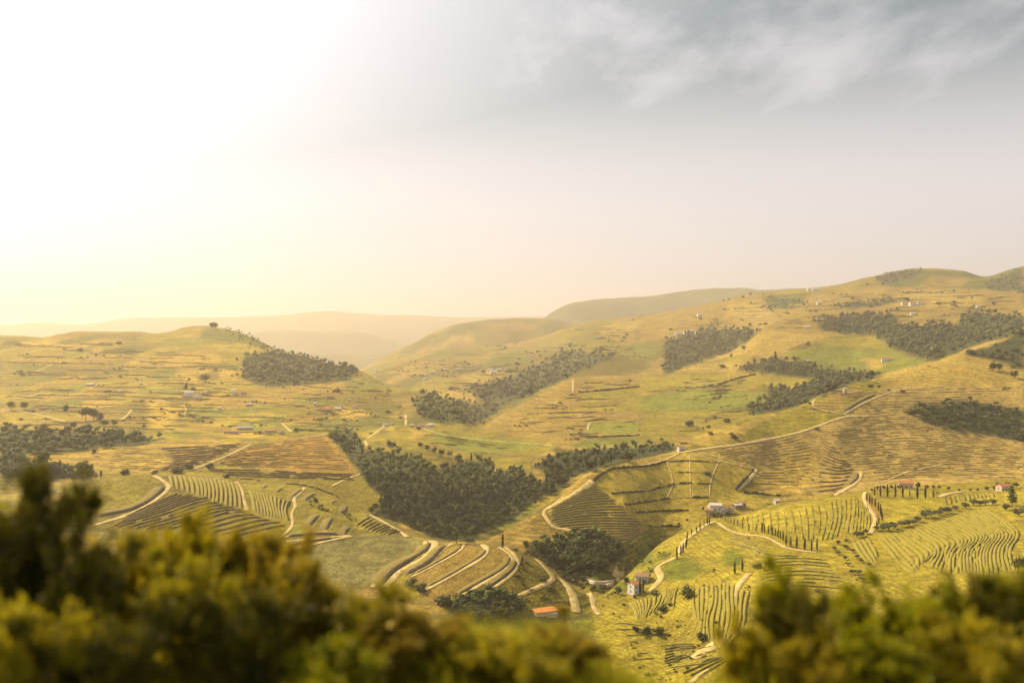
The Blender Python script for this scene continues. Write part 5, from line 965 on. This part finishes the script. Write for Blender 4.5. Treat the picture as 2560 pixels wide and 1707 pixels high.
# dark clump at the foot of the promontory
q = fill(Z5(V((530, 1060), (700, 1000), (950, 1000), (1060, 1040), (1080, 1110), (850, 1170), (640, 1150))), 12, 9, seed=9); P = hitv(q[:, 0], q[:, 1])
P = P[np.argsort(P[:, 1])]
merged('wood_thicket', P[40:], rng.uniform(4, 7, len(P) - 40), 'massed crowns at the foot of the promontory', 'wood', ('round', 'bush'), 'wood_leaf', 80, 1.0, 77)
for p, zl in zip(P[:40], zones(P[:40])): put_tree(random.choice(['round', 'bush']), p, random.uniform(4, 7), 'dark tree at the foot of the promontory, ' + zl, 'trees at the foot of the promontory', parts=False)

# ------------------------------------------------------------------ buildings
def house(px, py, w, d, h, rz, label, wall='white_wall', roof='tile_red', pitch=0.42, flat=False, windows=True, chimney=False, name='house', storeys=1, hip=False):
    c = hitv([px], [py])[0]; root = empty(name, tuple(c), rz); tag(root, label, 'house' if name == 'house' else name.split('_')[-1])
    b = -2.0; rh = pitch * d / 2; t = 0.001
    v = [(-w/2, -d/2, b), (w/2, -d/2, b), (w/2, d/2, b), (-w/2, d/2, b), (-w/2, -d/2, h), (w/2, -d/2, h), (w/2, d/2, h), (-w/2, d/2, h), (-w/2, 0, h + rh), (w/2, 0, h + rh)]
    if flat: f = [(0, 1, 5, 4), (1, 2, 6, 5), (2, 3, 7, 6), (3, 0, 4, 7), (4, 5, 6, 7)]; v = v[:8]
    else: f = [(0, 1, 5, 4), (2, 3, 7, 6), (1, 2, 6, 9, 5), (3, 0, 4, 8, 7)]
    new_obj('wall', mesh_from('wall', v, f, [MATS[wall]]), root)
    if flat:
        ro = new_obj('roof', box_mesh('roof', -w/2 - 0.25, w/2 + 0.25, -d/2 - 0.25, d/2 + 0.25, h + 0.02, h + 0.3, [MATS[roof]]), root)
    else:
        o_ = 0.45; s_ = rh / (d / 2); z0 = h - o_ * s_ + 0.06; zr = h + rh + 0.06; th = 0.22
        v = []
        for x in (-w/2 - o_, w/2 + o_):
            v += [(x, -d/2 - o_, z0), (x, 0, zr), (x, d/2 + o_, z0), (x, d/2 + o_, z0 + th), (x, 0, zr + th), (x, -d/2 - o_, z0 + th)]
        f = [(0, 1, 7, 6), (1, 2, 8, 7), (2, 3, 9, 8), (3, 4, 10, 9), (4, 5, 11, 10), (5, 0, 6, 11), (0, 5, 4, 1), (1, 4, 3, 2), (6, 7, 10, 11), (7, 8, 9, 10)]
        ro = new_obj('roof', mesh_from('roof', v, f, [MATS[roof]]), root)
    if chimney:
        new_obj('chimney', box_mesh('chimney', w * 0.2, w * 0.2 + 0.7, d * 0.1, d * 0.1 + 0.7, h, h + rh + 1.0, [MATS[wall]]), ro)
    if windows:
        nwin = max(2, int(w / 2.8))
        for s in range(storeys):
            zc = 1.5 + s * 2.8
            if zc + 0.7 > h: break
            for i in range(nwin):
                x = -w/2 + (i + 0.5) * w / nwin
                if s == 0 and i == nwin // 2:
                    new_obj('door', box_mesh('door', x - 0.5, x + 0.5, -d/2 - 0.06, -d/2 + 0.05, 0.05, 2.1, [MATS['door_wood']]), root)
                else:
                    new_obj('window', box_mesh('window', x - 0.45, x + 0.45, -d/2 - 0.05, -d/2 + 0.05, zc - 0.6, zc + 0.6, [MATS['window_dark']]), root)
            new_obj('window', box_mesh('window', w/2 - 0.05, w/2 + 0.05, -0.45, 0.45, zc - 0.6, zc + 0.6, [MATS['window_dark']]), root)
            new_obj('window', box_mesh('window', -w/2 - 0.05, -w/2 + 0.05, -0.45, 0.45, zc - 0.6, zc + 0.6, [MATS['window_dark']]), root)
    return root
def hz(zf, x, y): return zf([(x, y)])[0]
HOUSES = [
 (Z5, 1795, 980, 6.0, 7.0, 6.0, 0.5, 'tall white house with red roof on the valley floor', dict(storeys=2, chimney=True)),
 (Z5, 1845, 905, 8.0, 7.0, 4.0, -0.2, 'pale blue house with terracotta roof above the white house', dict(wall='blue_wall', roof='tile_brown', chimney=True)),
 (Z5, 1200, 1100, 14.0, 9.0, 0.9, 0.42, 'long shed with bright orange roof below the hooked track', dict(wall='cream_wall', roof='tile_orange', pitch=0.22, windows=False)),
 (Z5, 1250, 1130, 6.0, 3.0, 1.6, 0.2, 'low pale lean-to below the orange roofed shed', dict(wall='cream_wall', roof='tile_pale', flat=True, windows=False)),
 (Z6, 340, 440, 10.0, 7.0, 4.8, -0.3, 'largest white house of the estate on the spur', dict(roof='tile_pale', storeys=2, chimney=True)),
 (Z6, 395, 455, 7.0, 6.0, 4.2, 0.9, 'white gabled wing right of the largest estate house', dict(roof='tile_brown')),
 (Z6, 478, 422, 8.0, 5.0, 2.4, 0.45, 'grey stone barn at the right of the estate', dict(wall='stone_house', roof='tile_pale')),
 (Z6, 300, 460, 6.0, 5.0, 3.2, -0.5, 'small cream outbuilding left of the estate houses', dict(wall='cream_wall', roof='tile_brown')),
 (Z6, 432, 452, 5.5, 4.5, 3.0, 0.7, 'white house in front of the grey stone barn', dict(roof='tile_brown')),
 (Z6, 318, 425, 7.0, 5.0, 3.4, 0.2, 'small white house at the upper left of the estate', dict(roof='tile_brown')),
 (Z6, 505, 412, 6.0, 5.0, 2.6, 0.4, 'low stone shed at the far right end of the estate', dict(wall='stone_house', roof='tile_brown')),
 (Z6, 735, 395, 4.5, 4.0, 2.8, 0.3, 'little white hut behind the bright terrace', dict(roof='tile_pale')),
 (Z3, 107, 1272, 6.5, 5.0, 4.2, 0.4, 'white hut with dark roof where the long pale road begins', dict(roof='tile_brown')),
 (Z6, 1580, 292, 11.0, 7.0, 4.0, -0.3, 'pink walled house behind the upper cypress row', dict(wall='cream_wall', roof='tile_red')),
 (Z6, 2215, 310, 9.0, 7.0, 4.0, 0.3, 'ochre house half hidden by trees at the right edge', dict(wall='cream_wall', roof='tile_red')),
 (Z3, 1455, 688, 24.0, 11.0, 6.0, -0.25, 'large white farmhouse with red roof on the green hillside', dict(storeys=2)),
 (Z3, 1180, 898, 3.6, 3.6, 7.0, 0.2, 'small pale tower on the big hill crest', dict(wall='cream_wall', roof='tile_pale', name='stone_tower')),
 (Z2, 925, 806, 12.0, 8.0, 5.0, 0.2, 'white farmhouse with red roof above the wood', dict(storeys=1)),
 (Z2, 985, 802, 10.0, 7.0, 4.0, -0.3, 'white shed right of the farmhouse above the wood', dict(roof='tile_pale')),
 (Z2, 860, 802, 7.0, 5.0, 3.0, 0.1, 'low cream shed left of the farmhouse above the wood', dict(wall='cream_wall', roof='tile_pale')),
 (Z2, 735, 798, 3.0, 3.0, 4.5, 0.1, 'little pale water tower by the sheds', dict(wall='cream_wall', roof='tile_pale', flat=True, windows=False)),
 (Z2, 685, 798, 8.0, 5.0, 3.5, 0.5, 'white shed at the top of the short lane', dict(roof='tile_pale')),
 (Z2, 290, 702, 34.0, 9.0, 5.0, 0.02, 'very long building with orange roof on the terrace', dict(wall='cream_wall')),
 (Z2, 120, 672, 16.0, 8.0, 4.0, 0.05, 'low orange roofed house left of the very long building', dict(wall='cream_wall')),
 (Z2, 230, 664, 6.0, 6.0, 6.0, 0.1, 'small white tower house above the very long building', dict(roof='tile_pale')),
 (Z2, 380, 696, 14.0, 8.0, 4.5, 0.1, 'cream house right of the very long building', dict(wall='cream_wall', roof='tile_pale')),
 (Z2, 490, 682, 9.0, 8.0, 5.0, -0.2, 'white house farthest right on the orange roofed terrace', dict()),
 (Z1, 1600, 822, 28.0, 9.0, 4.0, 0.30, 'long shed with pale roof above the dark hedge', dict(wall='cream_wall', roof='tile_pale', pitch=0.6)),
 (Z1, 1510, 845, 24.0, 8.0, 3.0, 0.12, 'long low orange roof left of the pale roofed shed', dict(wall='cream_wall')),
 (Z1, 1770, 840, 20.0, 8.0, 3.5, 0.0, 'orange roofed house right of the pale roofed shed', dict(wall='cream_wall')),
 (Z1, 1842, 850, 8.0, 7.0, 4.0, 0.0, 'ochre house at the foot of the short lane', dict(wall='cream_wall', roof='tile_brown')),
 (Z1, 1235, 606, 22.0, 12.0, 10.0, 0.3, 'tallest white house of the hamlet on the left hill', dict(roof='tile_pale', storeys=2)),
 (Z1, 1290, 618, 18.0, 10.0, 7.0, -0.2, 'white house with brown roof in the left hill hamlet', dict(roof='tile_brown')),
 (Z1, 1345, 592, 12.0, 9.0, 6.0, -0.5, 'small cream house right in the left hill hamlet', dict(wall='cream_wall', roof='tile_brown')),
 (Z1, 1205, 612, 10.0, 8.0, 5.0, 0.0, 'small house left in the left hill hamlet', dict(wall='cream_wall', roof='tile_brown')),
 (Z1, 1525, 586, 8.0, 8.0, 8.0, 0.1, 'narrow white house right of the hamlet', dict(roof='tile_pale')),
 (Z1, 1590, 588, 12.0, 8.0, 5.0, 0.1, 'cream house with orange roof right of the hamlet', dict(wall='cream_wall')),
 (Z1, 285, 690, 16.0, 7.0, 3.5, 0.1, 'house with orange roof by the left pale road', dict(wall='cream_wall')),
 (Z1, 592, 536, 18.0, 9.0, 4.5, -0.1, 'pale roofed house high on the left hill', dict(wall='cream_wall', roof='tile_pale')),
 (Z1, 920, 526, 7.0, 7.0, 4.0, 0.2, 'tiny white house in the middle of the left hill', dict(roof='tile_pale')),
 (Z1, 1630, 665, 16.0, 7.0, 4.0, 0.1, 'cream roadside house below the hamlet', dict(wall='cream_wall', roof='tile_pale')),
 (Z1, 2230, 676, 10.0, 8.0, 5.0, 0.1, 'white house with orange roof on the shoulder terrace', dict()),
 (Z1, 1435, 690, 8.0, 6.0, 4.0, 0.3, 'tiny white cottage below the hamlet', dict(roof='tile_pale')),
 (Z1, 785, 578, 10.0, 7.0, 4.0, 0.0, 'tiny pale cottage left of the hamlet', dict(wall='cream_wall', roof='tile_pale')),
 (Z3, 150, 508, 26.0, 12.0, 8.0, 0.1, 'largest white house above the far blue green wood', dict(roof='tile_pale')),
 (Z3, 178, 500, 16.0, 10.0, 7.0, -0.3, 'white house right of the largest above the far wood', dict(roof='tile_pale')),
 (Z3, 90, 516, 22.0, 10.0, 7.0, 0.1, 'white house with pale roof at the left of the far wood', dict(roof='tile_pale')),
 (Z3, 66, 556, 18.0, 10.0, 7.0, 0.1, 'lowest white house beside the far wood', dict(roof='tile_pale')),
 (Z3, 215, 508, 12.0, 9.0, 5.0, 0.1, 'small white house at the right end above the far wood', dict(roof='tile_brown')),
 (Z3, 232, 394, 20.0, 11.0, 8.0, 0.3, 'white house high on the far ridge slope', dict(roof='tile_pale')),
 (Z3, 946, 226, 16.0, 10.0, 7.0, 0.1, 'left white house on the far skyline', dict(roof='tile_pale')),
 (Z3, 990, 228, 28.0, 11.0, 8.0, -0.1, 'right and larger white house on the far skyline', dict(roof='tile_pale')),
 (Z3, 1010, 316, 18.0, 10.0, 8.0, 0.5, 'white house below the far skyline houses', dict(roof='tile_pale')),
 (Z3, 1580, 318, 30.0, 11.0, 7.0, 0.0, 'long white farm with red roof on the far right hill', dict()),
 (Z3, 1625, 322, 24.0, 11.0, 8.0, 0.1, 'white farm building right of the long white farm', dict()),
 (Z3, 1680, 318, 26.0, 10.0, 6.0, -0.1, 'farthest right building of the long white farm', dict(roof='tile_brown')),
 (Z3, 2048, 344, 12.0, 10.0, 8.0, 0.2, 'single white house near the right edge of the far hill', dict(roof='tile_pale')),
 (Z3, 936, 473, 16.0, 9.0, 6.0, -0.2, 'white house left of the dark far wood', dict(roof='tile_pale')),
 (Z3, 1000, 416, 12.0, 8.0, 6.0, 0.6, 'cream house above the dark far wood', dict(wall='cream_wall', roof='tile_brown')),
 (Z3, 1625, 384, 16.0, 9.0, 5.0, 0.1, 'pale house below the long white farm', dict(roof='tile_pale')),
 (Z3, 940, 690, 12.0, 6.0, 3.0, 0.4, 'low pale hut on the green hillside', dict(roof='tile_pale')),
 (Z2, 1395, 455, 26.0, 12.0, 9.0, 0.2, 'tallest white house of the village beyond the notch', dict(roof='tile_pale')),
 (Z2, 1372, 440, 18.0, 10.0, 8.0, -0.1, 'white house left of the tallest in the village', dict(roof='tile_pale')),
 (Z2, 1430, 440, 20.0, 10.0, 8.0, 0.1, 'white house right of the tallest in the village', dict(roof='tile_pale')),
 (Z2, 1480, 435, 14.0, 9.0, 7.0, 0.5, 'cream house at the right end of the village', dict(wall='cream_wall', roof='tile_pale')),
 (Z2, 1085, 436, 20.0, 9.0, 6.0, 0.0, 'pale house in the middle of the village slope', dict(wall='cream_wall', roof='tile_pale')),
 (Z2, 1170, 434, 26.0, 9.0, 6.0, 0.0, 'long pale house in the middle of the village slope', dict(wall='cream_wall', roof='tile_pale')),
 (Z2, 995, 455, 18.0, 9.0, 7.0, 0.0, 'white house at the left of the village slope', dict(roof='tile_pale')),
 (Z2, 950, 498, 12.0, 9.0, 7.0, 0.3, 'lowest white house of the village slope', dict(roof='tile_pale')),
 (Z2, 1290, 420, 16.0, 9.0, 6.0, 0.2, 'upper cream house of the village slope', dict(wall='cream_wall', roof='tile_pale')),
 (Z2, 640, 442, 22.0, 9.0, 5.0, 0.0, 'pale house at the mouth of the notch', dict(wall='cream_wall', roof='tile_pale')),
]
for zf, x, y, w, d, h, r_, lab, kw in HOUSES:
    sc_ = {Z1: 0.72, Z2: 0.75, Z3: 0.85}.get(zf, 1.0); w, d, h = w * sc_, d * sc_, h * (sc_ + 0.08 if sc_ < 1 else 1)
    a = hz(zf, x, y); house(a[0], a[1], w, d, h, r_, lab, **kw)
# walled plot on the valley floor
def wall_thing(pts, h, th, label, mat='stone_wall'):
    P = px_line(pts, 4.0); S = side_vec(P)
    o = new_obj('stone_wall', loft('stone_wall', P, S, [(-th, -0.6), (-th, h), (th, h), (th, -0.6)], [MATS[mat]], [0, 0, 0])); tag(o, label, 'wall')
wall_thing(Z5(V((1475, 905), (1530, 925), (1600, 925), (1660, 915))), 2.2, 0.35, 'low curved pale wall round the walled valley plot', 'cream_wall')
wall_thing(Z5(V((1600, 945), (1655, 930))), 2.0, 0.35, 'short pale wall under the curved valley wall', 'cream_wall')
P = px_line(Z5(V((1668, 905), (1690, 850), (1708, 795))), 3.0); S = side_vec(P)
tag(new_obj('dirt_track', loft('dirt_track', P, S, [(-3.6, -0.4), (-3.0, 0.3), (3.0, 0.3), (3.6, -0.4)], [MATS['track_dirt']], [0, 0, 0])), 'straight concrete pale ramp beside the walled valley plot', 'track', kind='structure')

# ------------------------------------------------------------------ near verge: shrubs and grass
def mat_leaf(name, col, tr):
    return mat_simple(name, col, 0.6, 0.45, 5.0, trans=tr, objvar=0.25)
mat_leaf('leaf_dark', (0.130, 0.110, 0.004), 0.4); mat_leaf('leaf_olive', (0.36, 0.285, 0.008), 0.5); mat_leaf('leaf_brown', (0.35, 0.245, 0.012), 0.5); mat_leaf('leaf_green', (0.31, 0.290, 0.003), 0.5)
mat_leaf('grass_blade', (0.34, 0.30, 0.012), 0.5)
def shrub_meshes(seed, nleaf, hgt=1.0):
    r = np.random.default_rng(seed); SV, SF = [], []
    tips = []
    def tube(pts, r0, r1, k=5):
        pts = np.array(pts); n = len(pts); i0 = len(SV)
        for i, p in enumerate(pts):
            t = pts[min(i + 1, n - 1)] - pts[max(i - 1, 0)]; t = t / np.linalg.norm(t); u = np.cross(t, (0.3, 1, 0.2)); u /= np.linalg.norm(u); w = np.cross(t, u); rr = r0 + (r1 - r0) * i / (n - 1)
            for j in range(k):
                a = 6.283 * j / k; SV.append(p + (u * math.cos(a) + w * math.sin(a)) * rr)
        for i in range(n - 1):
            for j in range(k): SF.append((i0 + i * k + j, i0 + i * k + (j + 1) % k, i0 + (i + 1) * k + (j + 1) % k, i0 + (i + 1) * k + j))
    for s in range(13):
        a = r.uniform(0, 6.283); lean = r.uniform(0.05, 0.62); L_ = r.uniform(0.62, 1.0); pts = []
        for i in range(7):
            t = i / 6; pts.append((math.cos(a) * lean * t ** 1.2 * L_ + r.normal() * 0.012, math.sin(a) * lean * t ** 1.2 * L_ + r.normal() * 0.012, t * L_ * (1 - 0.18 * lean * t)))
        tube(pts, 0.013, 0.003)
        tips.append(np.array(pts))
        for b in range(6):
            i = r.integers(1, 6); p0 = np.array(pts[i]); d = r.normal(size=3); d[2] = abs(d[2]) * 0.8 + 0.2; d /= np.linalg.norm(d)
            q = [p0 + d * 0.26 * r.uniform(0.5, 1) * t + np.array((0, 0, -0.03 * t * t)) for t in (0, 0.35, 0.7, 1.0)]
            tube(q, 0.006, 0.0015, 4); tips.append(np.array(q))
    # leaves along the twigs
    C = np.zeros((nleaf, 3)); Dn = np.zeros((nleaf, 3))
    for i in range(nleaf):
        tw = tips[r.integers(len(tips))]; u = r.uniform(0.2, 1) * (len(tw) - 1); k_ = min(int(u), len(tw) - 2); f = u - k_
        C[i] = tw[k_] * (1 - f) + tw[k_ + 1] * f; Dn[i] = tw[-1] - tw[0]
    C += r.normal(size=C.shape) * 0.028
    d = Dn / np.linalg.norm(Dn, axis=1, keepdims=True) + 0.9 * r.normal(size=C.shape); d /= np.linalg.norm(d, axis=1, keepdims=True)
    sd = np.cross(d, r.normal(size=C.shape)); sd /= np.linalg.norm(sd, axis=1, keepdims=True); nn = np.cross(d, sd)
    s = (0.036 * r.uniform(0.6, 1.3, nleaf))[:, None]
    v = np.stack([C, C + d * s * 0.55 + sd * s * 0.36 + nn * s * 0.10, C + d * s * 1.3, C + d * s * 0.55 - sd * s * 0.36 + nn * s * 0.10], 1).reshape(-1, 3)
    f = np.arange(nleaf * 4).reshape(-1, 4)
    tri = np.concatenate([f[:, [0, 1, 2]], f[:, [0, 2, 3]]])
    v[:, 2] = np.maximum(v[:, 2], 0.01)
    return v, tri, np.array(SV), np.array(SF)
LEAFM = {}
SHR = [shrub_meshes(500 + s, 13000) for s in range(3)]
STEM = [mesh_from('stems', s[2], s[3], [MATS['bark']]) for s in SHR]
for mname in ('leaf_dark', 'leaf_olive', 'leaf_brown', 'leaf_green'):
    LEAFM[mname] = [mesh_from('foliage', s[0], s[1], [MATS[mname]]) for s in SHR]
def shrub(px, top, d, wide, leaf, label, k):
    x = (px - CX) / F * d; g = float(ground([x], [d])[0]); zt = -(top - CY) / F * d; h = max(zt - g, 0.3)
    o = empty('shrub', (x, d, g - 0.05), random.uniform(0, 6.28)); w = wide / F * d / 0.62
    o.scale = (w * 1.12, w * 1.12, h * 1.16); tag(o, label, 'shrub', 'shrubs on the near verge')
    new_obj('stems', STEM[k % 3], o); new_obj('foliage', LEAFM[leaf][k % 3], o)
SHRUBS = [
 (70, 1195, 8.5, 190, 'leaf_dark', 'tall dark shrub at the left edge of the near verge'),
 (-120, 1180, 8.8, 200, 'leaf_green', 'green shrub cut by the left edge behind the tall dark one'),
 (230, 1340, 8.0, 150, 'leaf_dark', 'dark shrub right of the tallest one on the left'),
 (340, 1345, 9.2, 170, 'leaf_olive', 'yellow green shrub between the dark shrubs on the left'),
 (505, 1292, 9.4, 150, 'leaf_olive', 'highest yellow shrub in front of the dark vine rows'),
 (470, 1400, 8.2, 190, 'leaf_olive', 'broad yellow green shrub under the highest yellow one'),
 (650, 1345, 9.4, 160, 'leaf_brown', 'brown leaved shrub left of the smooth green knoll'),
 (760, 1410, 8.8, 150, 'leaf_brown', 'second brown shrub reaching in front of the smooth green knoll'),
 (880, 1465, 8.8, 160, 'leaf_olive', 'olive shrub below the smooth green knoll'),
 (1020, 1530, 8.6, 170, 'leaf_brown', 'low brown shrub in front of the broad pale road'),
 (620, 1480, 7.6, 200, 'leaf_dark', 'dark low shrub in the middle of the left bushes'),
 (260, 1520, 7.2, 210, 'leaf_dark', 'dark low shrub near the bottom left'),
 (60, 1530, 7.0, 200, 'leaf_olive', 'olive low shrub in the bottom left corner'),
 (1180, 1575, 8.4, 170, 'leaf_olive', 'low olive shrub in front of the dark clump'),
 (1400, 1548, 8.8, 150, 'leaf_brown', 'yellow brown shrub below the orange roofed shed'),
 (1300, 1600, 8.0, 160, 'leaf_olive', 'lowest olive shrub near the bottom middle'),
 (850, 1600, 7.4, 200, 'leaf_green', 'wide green shrub above the near grass'),
 (1955, 1418, 9.0, 110, 'leaf_green', 'left peak of the right hand shrubs'),
 (1990, 1490, 8.2, 120, 'leaf_dark', 'dark shrub under the left peak of the right hand shrubs'),
 (2150, 1470, 9.0, 150, 'leaf_green', 'green shrub in front of the curving terraces'),
 (2300, 1455, 8.8, 140, 'leaf_green', 'fourth green shrub from the left on the right side'),
 (2440, 1440, 8.6, 130, 'leaf_dark', 'dark shrub peak near the right edge'),
 (2560, 1430, 8.6, 150, 'leaf_green', 'green shrub cut by the right edge'),
 (2250, 1560, 7.6, 190, 'leaf_green', 'broad low green shrub at the bottom right'),
 (2470, 1560, 7.4, 190, 'leaf_olive', 'olive low shrub in the bottom right corner'),
 (2060, 1580, 7.8, 150, 'leaf_olive', 'olive low shrub left of the broad low green one'),
 (1880, 1560, 8.6, 110, 'leaf_olive', 'thin olive shrub leftmost of the right hand shrubs'),
]
for i, a in enumerate(SHRUBS): shrub(*a, i)
# grass on the verge
r = np.random.default_rng(99); n = 60000
gy = 3.0 + 8.0 * r.uniform(0, 1, n) ** 0.8; gpx = r.uniform(-500, 3060, n); gx = (gpx - CX) / F * gy; gz = ground(gx, gy)
hh = r.uniform(0.12, 0.42, n) * np.clip(1.0 + 0.6 * fbm(gx * 0.9, gy * 0.9, 71, 2), 0.3, 1.8); a = r.uniform(0, 6.283, n); w = 0.006 + 0.006 * r.uniform(0, 1, n)
le = r.normal(size=(n, 2)) * 0.35 * hh[:, None]
b0 = np.stack([gx - np.cos(a) * w, gy - np.sin(a) * w, gz - 0.02], 1); b1 = np.stack([gx + np.cos(a) * w, gy + np.sin(a) * w, gz - 0.02], 1)
tp = np.stack([gx + le[:, 0], gy + le[:, 1], gz + hh], 1)
gv = np.stack([b0, b1, tp], 1).reshape(-1, 3)
tag(new_obj('verge_grass', mesh_from('verge_grass', gv, np.arange(3 * n).reshape(-1, 3), [MATS['grass_blade']])), 'long yellow green grass along the near verge', 'grass', kind='stuff')
